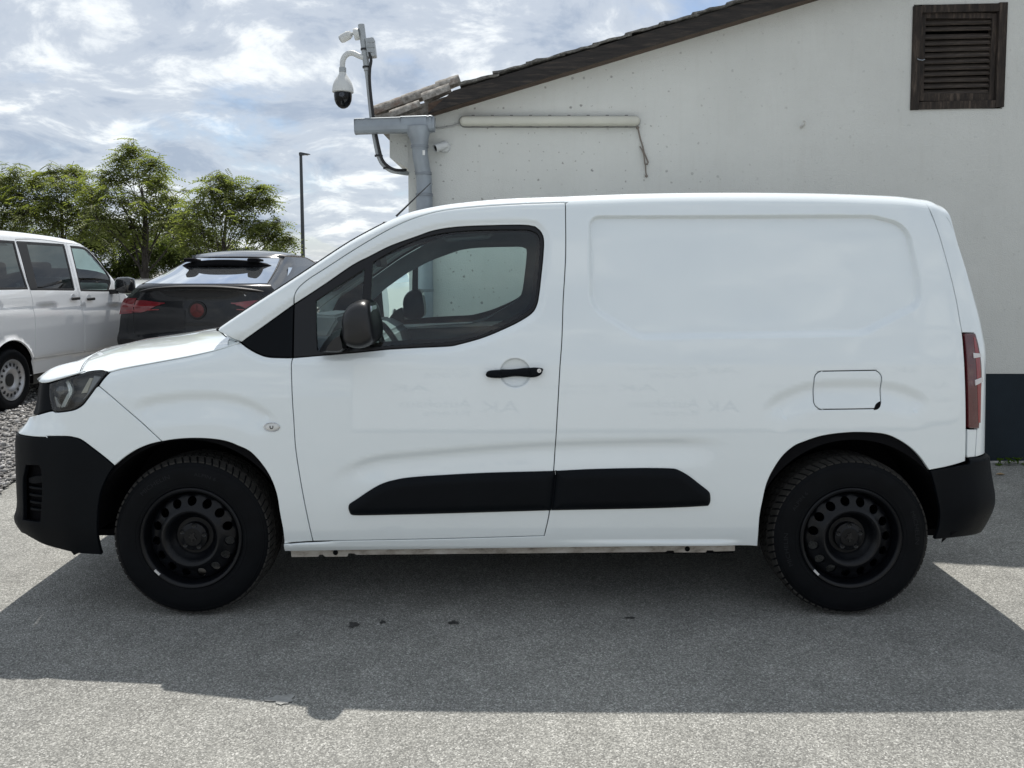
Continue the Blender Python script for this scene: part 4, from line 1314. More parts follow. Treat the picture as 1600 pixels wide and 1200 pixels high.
rb = np.vstack([t['rear_bumper'][:3], [[3.298, .640], [3.305, .6555], [3.40, .6555], [3.7, .6555], [UMAX, .6555], [UMAX, .32], [3.7, .31], [3.42, .307]], t['rear_bumper_bot'][::-1], t['rear_bumper_arch'][::-1][1:-1]])
rbump = panel('rear_bumper', rb, M_BLACKPL, van, fn=rear_bump_fn, dense=[(3.30, UMAX, .636, .656, .02, .003)])

# window frame, glass, handle, cladding
wf = panel('window_frame', t['window'], M_GLOSSBLK, door, extra=0.002, holes=[t['quarter_glass'], t['main_glass']], gap=0.001, thick=0.012, lip=0.003)
panel('window_glass', t['main_glass'], M_GLASS, door, extra=0.011, gap=-0.004, lip=0.001, thick=0.0005, grid=0.03)
panel('quarter_glass', t['quarter_glass'], M_GLASS, door, extra=0.011, gap=-0.004, lip=0.001, thick=0.0005, grid=0.03)
pad('cladding', t['clad_door'], M_BLACKPL, door, h=0.020, w=0.040, start=0.003, corner=45, power=0.8)
pad('cladding', t['clad_rear'], M_BLACKPL, van, h=0.020, w=0.040, start=0.003, corner=45, power=0.8)
_jx = (t['clad_door'][12] + t['clad_rear'][0]) / 2
_jb = (t['clad_door'][13] + t['clad_rear'][13]) / 2
panel('cladding_joint', [_jx + [-.012, -.004], _jb + [-.012, .005], _jb + [.012, .005], _jx + [.012, -.004]], M_BLACKPL, van, extra=-.0045, gap=0, lip=.001, thick=.004, step=.01, grid=.01)
hd = pad('handle', t['handle'], M_BLACKPL, door, h=0.020, w=0.014, start=0.010, step=0.005, grid=0.005, corner=60, sink=0.002)
kc = (TRp['handle'][6] + TRp['handle'][8]) / 2 + [-0.012, 0.004]
pk = W0(kc[0], kc[1], -0.030)
lathe('key_lock', [(0.0, 0.0), (0.0085, 0.0), (0.0085, 0.004), (0.0075, 0.005), (0.0, 0.005)], simple('lock_metal', (0.7, 0.7, 0.7), rough=0.3, metal=0.6), door, M=Matrix.Translation(Vector(pk)) @ Matrix.Rotation(math.radians(90), 4, 'X'), seg=24)
box('key_slot', (pk[0], pk[1] - 0.0052, pk[2]), (0.0018, 0.001, 0.008), M_DARK, door)
ic = TRp['indicator'][0]
# side repeater on the fender
ind = np.array([[ic[0] + .033 * math.cos(a) * (1 if True else 1), ic[1] + .0175 * math.sin(a)] for a in np.linspace(0, 2 * math.pi, 24, endpoint=False)])
pi_ = pad('side_repeater', ind, simple('repeater_lens', (0.62, 0.62, 0.60), rough=0.15, coat=1.0), van, h=0.006, w=0.016, start=0.002, step=0.006, grid=0.006, corner=90)
pc = W0(ic[0], ic[1], -0.0075)
tube('repeater_filament', [(pc[0] - .006, pc[1], pc[2] + .006), (pc[0] - .006, pc[1], pc[2] - .002), (pc[0] - .003, pc[1], pc[2] - .006), (pc[0] + .003, pc[1], pc[2] - .006), (pc[0] + .006, pc[1], pc[2] - .002), (pc[0] + .006, pc[1], pc[2] + .006)], 0.0016, M_DARK, pi_, seg=6)
tube('repeater_bezel', [tuple(W0(ic[0] + .034 * math.cos(a), ic[1] + .0185 * math.sin(a), -0.002)) for a in np.linspace(0, 2 * math.pi, 33)], 0.0018, M_CHROME, pi_, seg=6)
# fuel flap finger notch
fn_c = np.array([TR['fuel'][10][0] - .012, TR['fuel'][10][1] - .008])
panel('finger_notch', [[fn_c[0] + .014, fn_c[1] + .026], [fn_c[0] + .004, fn_c[1] + .022], [fn_c[0] - .008, fn_c[1] + .012], [fn_c[0] - .018, fn_c[1] - .010], [fn_c[0] - .004, fn_c[1] - .008], [fn_c[0] + .008, fn_c[1]], [fn_c[0] + .014, fn_c[1] + .012]], M_DARK, fuel, extra=-0.0012, gap=0, lip=.0004, thick=.001, step=.004, grid=.004)

# ---- inner shell that closes the gaps
WZ, WR = 0.305, 0.440


def arc_pts(cx, r, a0, a1, n=18):
    return [[cx + r * math.cos(a), WZ + r * math.sin(a)] for a in np.linspace(a0, a1, n)]


zb = 0.265
a_f = math.asin((zb - WZ) / WR)
sh = np.vstack([[[UMIN, .95], [UMIN, zb + .05], [-.95, zb + .05], [-.6, zb + .0]], arc_pts(0, WR, math.pi - a_f, a_f), arc_pts(2.80, WR, math.pi - a_f, a_f)[0:], [[3.3, .33], [3.6, .345], [UMAX, .345], [UMAX, 1.6], [3.5, 1.58], [3.25, 1.62]],
                [[a, Ze(a) - .03] for a in np.linspace(3.1, .25, 40)], [[.15, 1.12], [-.05, 1.02], [-.38, .97], [-.6, .93], [-.8, .92]]])
wh = np.vstack([TRp['quarter_glass'][:1], TRp['main_glass'][:]]) if False else None
win_hole = offset_in((lambda q: q if area2(q) > 0 else q[::-1])(resample(TRp['window'], .02)), 0.030)
hl_hole = offset_in((lambda q: q if area2(q) > 0 else q[::-1])(resample(TRp['headlamp'], .014)), 0.006)
shell = panel('inner_shell', sh, M_DARK, van, extra=0.034, gap=0.0, lip=0.001, thick=0.002, grid=0.04, holes=[win_hole, hl_hole], step=0.03)

# ---- headlamp
hl = t['headlamp']
lamp = panel('headlamp', hl, M_CLEAR, van, extra=0.001, gap=0.004, lip=0.002, thick=0.003, grid=0.012)
panel('lamp_bowl', hl, simple('lamp_bowl_grey', (0.012, 0.013, 0.015), rough=0.3, var=0.3, vscale=30), lamp, extra=0.050, gap=0.003, lip=0.001, grid=0.02)
panel('lamp_surround', resample(hl, .01), M_GLOSSBLK, lamp, extra=0.002, holes=[offset_in((lambda q: q if area2(q) > 0 else q[::-1])(resample(hl, .01)), .012)], gap=0.0015, lip=.002, thick=.035, do_rs=False)


def bar_on(pts, extra, mat, name, thick=0.01):
    return panel(name, pts, mat, lamp, extra=extra, gap=0, lip=0.002, thick=thick, step=0.008, grid=0.008)


def PU(px_u, px_z):
    return [px_u, px_z]


hlx = lambda a, b: list(LAMP_PX(a, b))


# lamp interior pieces from their places inside the lamp outline
def LAMP_PX(a, b):
    """a: 0 at the grille edge .. 1 at the rear tip; b: 0 bottom .. 1 top"""
    u0, u1 = -.630, -.352
    return (u0 + (u1 - u0) * a, .852 + (1.030 - .852) * b)


bar_on([hlx(.22, .72), hlx(.31, .74), hlx(.40, .54), hlx(.40, .42), hlx(.32, .22), hlx(.27, .08), hlx(.18, .06), hlx(.25, .27), hlx(.33, .44), hlx(.29, .61)], 0.022, simple('lamp_glint', (0.72, 0.76, 0.74), rough=0.25, metal=0.25), 'lamp_blade')  # chrome piece; its bright reflections are put into a pale base colour
bar_on([hlx(.0, .42), hlx(.05, .45), hlx(.12, .20), hlx(.18, .12), hlx(.16, .06), hlx(.05, .08)], 0.022, simple('lamp_glint_low', (0.6, 0.6, 0.58), rough=0.3, metal=0.2), 'lamp_blade')  # same here: chrome reflection painted as a pale base
bar_on([hlx(.69, .79), hlx(.745, .79), hlx(.655, .44), hlx(.56, .42)], 0.016, M_AMBER, 'side_reflector')
bar_on([hlx(.75, .84), hlx(.89, .80), hlx(.78, .55), hlx(.58, .26), hlx(.65, .41)], 0.020, simple('lamp_panel', (0.33, 0.34, 0.36), rough=0.3), 'lamp_panel')
lc = W0(*hlx(.15, .45), 0.045)
lathe('projector_ring', [(.054, -.004), (.060, .002), (.064, -.004), (.058, -.02)], M_CHROME, lamp, M=Matrix.Translation(Vector(lc)) @ Matrix.Rotation(math.radians(-38), 4, 'Z') @ Matrix.Rotation(math.radians(90), 4, 'X'), seg=32, closed=True)
prj = lathe('projector', [(0.0, 0.042), (0.018, 0.038), (0.034, 0.026), (0.043, 0.008), (0.047, 0.0), (0.052, 0.004), (0.055, -0.004), (0.055, -0.03)], simple('projector_glass', (0.02, 0.022, 0.026), rough=0.05, coat=1.0), lamp,
            M=Matrix.Translation(Vector(lc)) @ Matrix.Rotation(math.radians(-38), 4, 'Z') @ Matrix.Rotation(math.radians(90), 4, 'X'), seg=32)

# ---- bonnet, lip, cowl, windscreen, roof
ns = len(F_L['hood_seam'])
_h0 = TRp['hood_seam'][0]
HS = resample(np.vstack([[_h0 + [-.130, -.0105], _h0 + [-.095, -.0045], _h0 + [-.060, -.0008], _h0 + [-.030, .0008]], TRp['hood_seam']]), 0.015, closed=False)


def hood_rows():
    rows = []
    n = len(HS)
    near = W0(HS[:, 0], HS[:, 1], np.where(HS[:, 0] < .25, 0.014, 0.0))
    # front corner swings inboard along the leading edge
    xs0, xs1 = near[0, 0], near[-1, 0]
    for k in range(n):
        f = (near[k, 0] - xs0) / (xs1 - xs0)
        cx = -.735 + f * (-.045 + .735)
        cz = np.interp(cx, [-.80, -.735, -.6, -.38, -.245, 0, .1], [1.035, 1.052, 1.083, 1.115, 1.138, 1.168, 1.182])
        rows.append((near[k], np.array([cx, 0, cz])))
    return rows


def sweep(rows, q_list, nexp=2.6, m=1.7, xpow=1.6):
    V = []
    for N, C in rows:
        h = -N[1]
        for q in q_list:
            a = abs(q)
            x = C[0] + (N[0] - C[0]) * a ** xpow
            z = N[2] + (C[2] - N[2]) * max(1 - a ** nexp, 0) ** (1 / m)
            V.append((x, h * q, z))
    return np.array(V)


qs = np.concatenate([-1 + np.array([0, .002, .006, .012, .022, .036, .055, .08, .12, .18, .26, .36, .48, .62, .8]), [0.0]])
qs = np.concatenate([qs, -qs[-2::-1]])


def grid_mesh(name, V, nr, nc, mat, parent, flip=False, thick=0.0):
    f = []
    for i in range(nr - 1):
        for j in range(nc - 1):
            a = (i * nc + j, (i + 1) * nc + j, (i + 1) * nc + j + 1, i * nc + j + 1)
            f.append(a[::-1] if flip else a)
    o = from_data(name, V, f, mat, parent, smooth=True)
    if thick:
        md = o.modifiers.new('sheet', 'SOLIDIFY')
        md.thickness = thick
        md.offset = -1
    return o


hr = hood_rows()
hood = grid_mesh('bonnet', sweep(hr, qs), len(hr), len(qs), M_PAINT, van, thick=0.006)
# rear corner of the bonnet climbs to the foot of the pillar
ab = resample(TRp['a_base'][::-1], .012, closed=False)
ab3 = Wf(ab, 0.004)
rowq = np.linspace(-1, -.70, len(ab3))
hrow = sweep([hr[-1]], rowq)
cpv = []
for a_, b_ in zip(ab3, hrow):
    for s_ in np.linspace(0, 1, 6):
        p = b_ * (1 - s_) + a_ * s_
        cpv.append(p + [0, 0, -.10 * np.linalg.norm(a_ - b_) * math.sin(math.pi * s_)])
cpv = np.array(cpv)
nn_ = len(ab3)
f_ = [(i * 6 + j, (i + 1) * 6 + j, (i + 1) * 6 + j + 1, i * 6 + j + 1) for i in range(nn_ - 1) for j in range(5)]
from_data('bonnet_corner', np.vstack([cpv, cpv * [1, -1, 1]]), f_ + [tuple(k + len(cpv) for k in q[::-1]) for q in f_], M_PAINT, hood, smooth=True)
# lip in front of the bonnet shut line
FL = []
ht = TRp['headlamp_top'][2:]                       # (134,580) -> (70,598)
low = resample(np.vstack([ht + [[0, .003]], [[-.74, .975], [-.9, .970], [-1.2, .966], [UMIN, .964]]]), 0.02, closed=False)
lowp = W0(low[:, 0], low[:, 1], -0.004)
N0, C0 = hr[0]
lip_v = []
nl = 46
yn = -N0[1]


def even(P_, n):
    d = np.r_[0, np.cumsum(np.linalg.norm(np.diff(P_, axis=0), axis=1))]
    t_ = np.linspace(0, d[-1], n)
    return np.stack([np.interp(t_, d, P_[:, k]) for k in range(3)], 1)


lowp = even(lowp, nl)
aa = np.linspace(1, 0, 200)
topc = np.stack([C0[0] + (N0[0] - C0[0]) * aa ** 1.6 - .004, -yn * aa, N0[2] + (C0[2] - N0[2]) * np.maximum(1 - aa ** 2.6, 0) ** (1 / 1.7) - .001], 1)
topc = even(topc, nl)
for k in range(nl):
    lo_, top = lowp[k], topc[k]
    outw = np.array([-1.0, -.45 * abs(lo_[1]) / yn, .75])
    outw /= np.linalg.norm(outw)
    L_ = np.linalg.norm(top - lo_)
    for s_ in np.linspace(0, 1, 9):
        lip_v.append(lo_ * (1 - s_) + top * s_ + outw * (math.sin(math.pi * s_) * L_ * .13))
lip_v = np.array(lip_v)
lipo = grid_mesh('bonnet_lip', np.vstack([lip_v, lip_v[::-1].reshape(nl, 9, 3)[:, ::-1].reshape(-1, 3) * [1, -1, 1]]), 2 * nl, 9, M_PAINT, van, flip=True, thick=0.005)

ws_u = np.concatenate([np.linspace(ue[0, 0], .80, 26)])
rf_u = np.concatenate([np.linspace(.80, 1.2, 14), np.linspace(1.25, UMAX - 1.05, 40)])


def top_row(u):
    e = Wf(np.array([[u, Ze(u) - 1e-6]]))[0]
    bul = np.interp(u, [.1, .5, .85, 1.3, 2.0, 3.0, 3.4], [.060, .058, .046, .02, 0, -.03, -.08])
    cam_ = np.interp(u, [.1, .5, .85, 1.3, 2.5, 3.3], [.012, .02, .03, .035, .035, .02])
    out = []
    for q in QT:
        out.append((e[0] - bul * (1 - q * q), e[1] * q * -1 if False else -abs(e[1]) * -q, e[2] + cam_ * (1 - abs(q) ** 2.2)))
    return out


QT = np.linspace(-1, 1, 31)
wsv = np.array([top_row(u) for u in ws_u]).reshape(-1, 3)
windscreen = grid_mesh('windscreen', wsv, len(ws_u), 31, M_GLASS, van)
rfv = np.array([top_row(u) for u in rf_u]).reshape(-1, 3)
# far rear rows pull in to the tailgate's top edge
roof = grid_mesh('roof', rfv, len(rf_u), 31, M_PAINT, van)
hlv = rfv * [1, .97, 1] - [0, 0, .035]
grid_mesh('headliner', hlv, len(rf_u), 31, M_TRIMLT, van)
wse = np.array([top_row(u) for u in ws_u])
bmx = bmesh.new()
bm_tube(bmx, [tuple(wse[i][0] + [-.0025, -.0015, .001]) for i in range(len(ws_u))], 0.0034, 6)
bm_tube(bmx, [tuple(wse[i][-1] + [-.0025, .0015, .001]) for i in range(len(ws_u))], 0.0034, 6)
bm_tube(bmx, [tuple(p + [-.002, 0, .001]) for p in wse[0]], 0.008, 6)
bm_tube(bmx, [tuple(p + [0, 0, .001]) for p in wse[-1]], 0.006, 6)
from_bm('windscreen_seal', bmx, M_SEAL, van, smooth=True)
# black cowl between bonnet and glass
cow = []
hb = sweep([hr[-1]], np.clip(QT, -.70, .70))
for j in range(31):
    a = hb[j]; b = wse[0][j]
    for s_ in (0, .3, .6, 1):
        p = a * (1 - s_) + b * s_
        cow.append(p + [0, 0, -.022 * math.sin(math.pi * min(1, s_ * 1.0)) - .004])
grid_mesh('cowl', np.array(cow), 31, 4, M_BLACKPL, van, flip=False)

# ---- interior
sm = []
inn = [('bulkhead', (1.90, 0, .95), (.03, 1.34, 1.42), M_TRIMLT), ('floor', (1.35, 0, .38), (2.9, 1.5, .05), M_DARK), ('underbody', (1.39, 0, .240), (1.86, 1.70, .03), M_DARK), ('underbody', (-.10, 0, .255), (1.10, 1.34, .03), M_DARK), ('underbody', (2.86, 0, .255), (1.05, 1.34, .03), M_DARK)]  # underbody plates; middle one widened and lowered to darken the ground below
for nme, c, s, m in inn:
    box(nme, c, s, m, van)
dash_prof = [(.12, 1.10), (.20, 1.135), (.42, 1.150), (.58, 1.150), (.68, 1.10), (.72, 1.0), (.70, .88), (.58, .84), (.14, .88)]
bmx = bmesh.new()
bm_prism(bmx, dash_prof, -.80, .80, lambda a, b, d: Vector((a, d, b)))
bmesh.ops.bevel(bmx, geom=[e for e in bmx.edges if abs(e.verts[0].co.y - e.verts[1].co.y) > .5], offset=.02, segments=3, affect='EDGES')
dash = from_bm('dashboard', bmx, M_TRIM, van)
bmx = bmesh.new()
bm_prism(bmx, [(.30, 1.14), (.33, 1.20), (.38, 1.235), (.46, 1.248), (.56, 1.245), (.57, 1.225), (.52, 1.14)], -.62, -.24, lambda a, b, d: Vector((a, d, b)))
bmesh.ops.bevel(bmx, geom=bmx.edges[:], offset=.012, segments=3, affect='EDGES')
from_bm('instrument_hood', bmx, M_TRIMLT, dash, smooth=True, angle=40)
for k in range(4):
    box('demister_slat', (.25 + .045 * k, -.66, 1.151), (.012, .16, .012), M_TRIMLT, dash)
M_ = Matrix.Translation((.80, -.42, 1.04)) @ Matrix.Rotation(math.radians(62), 4, 'Y')
wheel_pts = [tuple(M_ @ Vector((.175 * math.cos(a), .175 * math.sin(a), 0))) for a in np.linspace(0, 2 * math.pi, 40)]
sw = tube('steering_wheel', wheel_pts, .015, M_SEAL, van, seg=10)
box('airbag_pad', M_ @ Vector((0, 0, -.02)), (.14, .17, .05), M_SEAL, sw, rot=Matrix.Rotation(math.radians(62), 3, 'Y'), bev=.02)
for a in (0, math.pi, -math.pi / 2):
    tube('spoke', [tuple(M_ @ Vector((.06 * math.cos(a + math.pi / 2), .06 * math.sin(a + math.pi / 2), -.02))), tuple(M_ @ Vector((.172 * math.cos(a + math.pi / 2), .172 * math.sin(a + math.pi / 2), 0)))], .014, M_SEAL, sw, seg=8)
for sy in (-.42, .42):
    seat = box('seat', (1.35, sy, .72), (.50, .48, .16), M_SEAT, van, bev=.05)
    box('backrest', (1.70, sy, 1.02), (.14, .48, .58), M_SEAT, seat, rot=Matrix.Rotation(math.radians(16), 3, 'Y'), bev=.05)
    box('headrest', (1.765, sy, 1.43), (.09, .26, .17), M_SEAT, seat, rot=Matrix.Rotation(math.radians(10), 3, 'Y'), bev=.035)
# inside door lining on both sides, with a smaller window opening
wl_ = offset_in((lambda q: q if area2(q) > 0 else q[::-1])(resample(TRp['window'], .02)), 0.044)
wl_ = np.array([[a, b - .050 * min(1, max(0, (1.34 - b) / .15))] for a, b in wl_])
lin_poly = np.vstack([[[.42, .35]], [[1.60, .35]], [[1.60, 1.0]], [[1.60, 1.715]], [[a, Ze(a) - .05] for a in np.linspace(1.5, .42, 14)]])
wn_ = offset_in((lambda q: q if area2(q) > 0 else q[::-1])(resample(TRp['window'], .02)), 0.014)
wn_ = np.array([[a, max(b, 1.10)] for a, b in wn_])
lin = panel('near_door_lining', lin_poly, M_TRIM, van, extra=0.075, gap=0, lip=.004, thick=.03, holes=[wn_], grid=.04, step=.03)
lin.name = 'door_lining'
lin2 = panel('door_lining', lin_poly, M_TRIM, van, extra=0.075, gap=0, lip=.004, thick=.03, holes=[wl_], grid=.04, step=.03)
lin2.scale.y = -1
box('window_ledge', (.98, .805, 1.098), (.66, .05, .030), M_PAINT, van, rot=Matrix.Rotation(math.radians(-2.2), 3, 'Y'), bev=.006)  # added strip, white to stand for sunlight on the far sill
box('door_pocket', (1.0, -.80, .55), (.7, .08, .14), M_TRIM, door, bev=.02)
tube('grab_handle', [tuple(W0(1.05, 1.60, .10)), tuple(W0(1.07, 1.585, .135)), tuple(W0(1.25, 1.60, .135)), tuple(W0(1.27, 1.615, .10))], .011, M_TRIM, van, seg=8)
box('inner_mirror', (.66, 0, 1.50), (.03, .22, .07), M_SEAL, van, rot=Matrix.Rotation(math.radians(-10), 3, 'Y'), bev=.012)
for sy in (-.36, .36):
    box('sun_visor', (.92, sy, 1.655), (.16, .40, .018), M_TRIMLT, van, rot=Matrix.Rotation(math.radians(-9), 3, 'Y'), bev=.006)

# ---- door mirror
MO = np.array(TR['mirror']) - [0, 0]
MO = resample(MO, .012, corner=50)
if area2(MO) < 0:
    MO = MO[::-1]
mc = MO.mean(0)
MYO = .200
levels = [(-.985, .55, .02), (-.992, .80, .012), (-1.01, .95, .004), (-1.04, 1.0, 0), (-1.12, 1.0, 0), (-1.16, .965, 0), (-1.185, .89, 0), (-1.20, .76, .0), (-1.208, .55, .0), (-1.212, .25, 0)]
bmx = bmesh.new()
rings = []
for y, s, dx in levels:
    rings.append([bmx.verts.new((mc[0] + (a - mc[0]) * s + dx + (max(0, (1 - s)) * .035), y + MYO, mc[1] + (b - mc[1]) * s)) for a, b in MO])
for r0, r1 in zip(rings, rings[1:]):
    for k in range(len(MO)):
        bmx.faces.new((r0[k], r0[(k + 1) % len(MO)], r1[(k + 1) % len(MO)], r1[k]))
bmx.faces.new(rings[0]); bmx.faces.new(rings[-1][::-1])
M_MIRR = simple('mirror_housing_black', (0.006, 0.0065, 0.008), rough=0.36, bmp=0.10, bscale=1200)
mir = from_bm('door_mirror', bmx, M_MIRR, door, smooth=True, angle=60)
xr = MO[:, 0].max()
mg = [(-1.04, .080), (-1.15, .080), (-1.175, .04), (-1.175, -.05), (-1.15, -.075), (-1.05, -.075), (-1.02, -.05), (-1.02, .05)]
bmx = bmesh.new()
bm_prism(bmx, [(a, b) for a, b in mg], xr - .022, xr - .014, lambda a, b, d: Vector((d, a + MYO, mc[1] + b)))
from_bm('mirror_glass', bmx, simple('mirror_silver', (.8, .82, .82), rough=.02, metal=1.0), door)
MA = resample(np.array(TR['mirror_arm']), .012, corner=50)
if area2(MA) < 0:
    MA = MA[::-1]
bmx = bmesh.new()
mac = MA.mean(0)
rings = []
for y, s in ((-.875, 1.0), (-.90, .98), (-.92, .86), (-.945, .76), (-.98, .6)):
    rings.append([bmx.verts.new((mac[0] + (a - mac[0]) * s + (1 - s) * .06, y, mac[1] + (b - mac[1]) * s)) for a, b in MA])
for r0, r1 in zip(rings, rings[1:]):
    for k in range(len(MA)):
        bmx.faces.new((r0[k], r0[(k + 1) % len(MA)], r1[(k + 1) % len(MA)], r1[k]))
bmx.faces.new(rings[0]); bmx.faces.new(rings[-1][::-1])
from_bm('mirror_arm', bmx, M_MIRR, door, smooth=True, angle=50)

# ---- sill flange
fr_ = t['rail']
fl = [[.405, .262], [2.32, .272], [2.32, .243], [2.23, .240], [2.225, .245], [2.20, .245], [2.195, .236], [2.06, .236], [2.055, .244], [2.03, .244], [2.02, .238], [.69, .2255], [.68, .232], [.655, .232], [.65, .218], [.555, .217], [.545, .226], [.53, .226], [.525, .2175], [.41, .2155]]
bmx = bmesh.new()
bm_prism(bmx, fl, -.870, -.862, lambda a, b, d: Vector((a, d, b)))
flange = from_bm('sill_flange', bmx, M_RAIL, van)
for a, b in ((.60, .236), (2.115, .252)):
    lathe('flange_hole', [(0, 0), (.011, 0), (.011, .003), (0, .003)], M_DARK, flange, M=Matrix.Translation((a, -.870, b)) @ Matrix.Rotation(math.radians(90), 4, 'X'), seg=16)
tube('tow_flap', [(-.57, -.83, .262), (-.545, -.83, .222), (-.50, -.83, .245)], .013, M_BLACKPL, van, seg=6)

# ---- wheel wells
for cx in (-0.012, 2.81):
    prof = [[cx + .428 * math.cos(a), WZ + .428 * math.sin(a)] for a in np.linspace(math.radians(2), math.radians(178), 40)]
    Vv = [(a, y, b) for a, b in prof for y in (-.893, -.54)]
    ff = [(2 * i, 2 * i + 1, 2 * i + 3, 2 * i + 2) for i in range(len(prof) - 1)]
    c0 = len(Vv)
    Vv += [(cx, -.54, WZ)]
    ff += [(2 * i + 1, c0, 2 * i + 3) for i in range(len(prof) - 1)]
    # flange that seals the liner against the outer panel
    c1 = len(Vv)
    Vv += [(cx + .47 * math.cos(a), -.893, WZ + .47 * math.sin(a)) for a in np.linspace(math.radians(5), math.radians(175), 40)]
    ff += [(2 * i, 2 * i + 2, c1 + i + 1, c1 + i) for i in range(len(prof) - 1)]
    from_data('wheel_arch_liner', Vv, ff, M_DARK, van, smooth=False)

# ---- wheels
def disc_z(r):
    """outward height of the steel disc at radius r"""
    return np.interp(r, [.0, .060, .064, .078, .092, .104, .113, .120, .128, .140, .160, .178, .186, .190], [-.030, -.030, -.034, -.034, -.020, .002, .012, .014, .010, -.002, -.010, -.016, -.022, -.034])


def wheel_unit(cx, cy, rot, tex_rot, first=None):
    """rim (the part), tyre, tread, cap, nuts; axis along local y, outer face towards -y"""
    th = np.linspace(0, 2 * math.pi, 96, endpoint=False)
    outer = np.stack([.190 * np.cos(th), .190 * np.sin(th)], 1)
    inner = np.stack([.050 * np.cos(th[::3]), .050 * np.sin(th[::3])], 1)
    holes = [inner]
    for k in range(15):
        a = 2 * math.pi * k / 15
        h = np.linspace(0, 2 * math.pi, 20, endpoint=False)
        holes.append(np.stack([.1575 * math.cos(a) + .0195 * np.cos(h), .1575 * math.sin(a) + .0195 * np.sin(h)], 1))
    rings = [np.stack([r * np.cos(th), r * np.sin(th)], 1) for r in (.058, .064, .071, .078, .085, .092, .098, .104, .109, .113, .117, .120, .124, .128, .134, .182, .186)]
    V, T = tri_fill(outer, holes, .03, np.vstack(rings))
    r = np.hypot(V[:, 0], V[:, 1])
    z = disc_z(r)
    y = cyf - z
    P = np.stack([V[:, 0], y, V[:, 1]], 1)
    verts = [P]; faces = [tuple(f) for f in T]
    off = len(P)
    for h in holes:                      # pressed-in edges of the holes
        n = len(h)
        rr = np.hypot(h[:, 0], h[:, 1])
        a = np.stack([h[:, 0], cyf - disc_z(rr), h[:, 1]], 1)
        b = a + [0, .012, 0]
        verts += [a, b]
        faces += [(off + i, off + (i + 1) % n, off + n + (i + 1) % n, off + n + i) for i in range(n)]
        off += 2 * n
    # barrel and flange
    prof = [(.190, -.034), (.196, -.020), (.199, -.002), (.203, .010), (.2085, .014), (.2145, .015), (.2185, .011), (.2190, .004), (.213, .0), (.210, -.012), (.203, -.03), (.190, -.036), (.186, -.06), (.200, -.17), (.214, -.185)]
    n = 96
    for pr, pz in prof:
        verts.append(np.stack([pr * np.cos(th), np.full(n, cyf - pz), pr * np.sin(th)], 1))
    for i in range(len(prof) - 1):
        faces += [(off + i * n + k, off + i * n + (k + 1) % n, off + (i + 1) * n + (k + 1) % n, off + (i + 1) * n + k) for k in range(n)]
    off += len(prof) * n
    Vall = np.vstack(verts)
    o = from_data('wheel', Vall, faces, M_RIM, van)
    me = o.data
    bm = bmesh.new(); bm.from_mesh(me)
    bmesh.ops.remove_doubles(bm, verts=bm.verts, dist=1e-5)
    bmesh.ops.recalc_face_normals(bm, faces=bm.faces)
    for f in bm.faces:
        f.smooth = True
    for e in bm.edges:
        if len(e.link_faces) == 2 and e.calc_face_angle(0) > math.radians(40):
            e.smooth = False
    bm.to_mesh(me); bm.free()
    o.location = (cx, cy, WZ)
    o.rotation_euler = (0, rot, 0)
    Mx = Matrix.Rotation(math.radians(90), 4, 'X')     # lathe axis z -> -y
    # tyre: sidewall, shoulder, tread base
    tp = [(.2145, -.004), (.2165, .004), (.222, .009), (.232, .0115), (.250, .013), (.270, .0145), (.290, .0142), (.307, .0105), (.320, .005), (.329, -.004), (.3355, -.014), (.3390, -.026), (.3405, -.06), (.341, -.0975), (.3405, -.135), (.3390, -.169), (.3355, -.181), (.320, -.200), (.290, -.208), (.25, -.205), (.2165, -.196)]
    ty = lathe('tyre', [(a, b - cyf) for a, b in tp], M_TYRE, o, M=Mx, seg=120, angle=60)
    # ribs on the sidewall
    bm = bmesh.new()
    for rr_, ww in ((.2255, .0016), (.2385, .0012), (.3115, .0014)):
        hh = np.interp(rr_, [q[0] for q in tp[:9]], [q[1] for q in tp[:9]])
        bm_lathe(bm, [(rr_ - ww * 1.6, hh - .001 - cyf), (rr_ - ww * .5, hh + .0014 - cyf), (rr_ + ww * .5, hh + .0014 - cyf), (rr_ + ww * 1.6, hh - .001 - cyf)], Mx, 96)
    from_bm('sidewall_rib', bm, M_TYRE, o, smooth=True)
    # tread blocks: two shoulder rows that wrap over the edge and three centre rows
    bm = bmesh.new()
    nb = 66
    rows = [(-.004, -.040, .0, 1), (-.044, -.076, .35, 0), (-.080, -.115, .7, 0), (-.119, -.151, .35, 0), (-.155, -.190, .0, 2)]
    for (z0, z1, ph, sh_) in rows:
        for k in range(nb):
            a0 = 2 * math.pi * (k + ph) / nb
            da = 2 * math.pi / nb * .74
            sk = .028 if z0 > -.09 else -.028
            cs = []
            for (zz, sa) in ((z0, -sk), (z1, sk)):
                if sh_ == 1 and zz == z0:
                    rb_, rt = .314, .3330
                elif sh_ == 2 and zz == z1:
                    rb_, rt = .314, .3330
                else:
                    rb_, rt = .336, .3455
                for aa in (a0 + sa, a0 + sa + da):
                    cs.append((rb_, aa, zz)); cs.append((rt, aa, zz + (.004 if (sh_ == 1 and zz == z0) else 0)))
            vv = [bm.verts.new((rr_ * math.cos(aa), cyf - zz, rr_ * math.sin(aa))) for rr_, aa, zz in cs]
            # 0 b0,1 t0,2 b1,3 t1 | 4 b0',5 t0',6 b1',7 t1'
            for q in ((1, 3, 7, 5), (0, 1, 5, 4), (2, 6, 7, 3), (0, 2, 3, 1), (4, 5, 7, 6)):
                bm.faces.new([vv[i] for i in q])
    tr_ = from_bm('tread', bm, M_TREAD, o)
    tr_['kind'] = 'stuff'
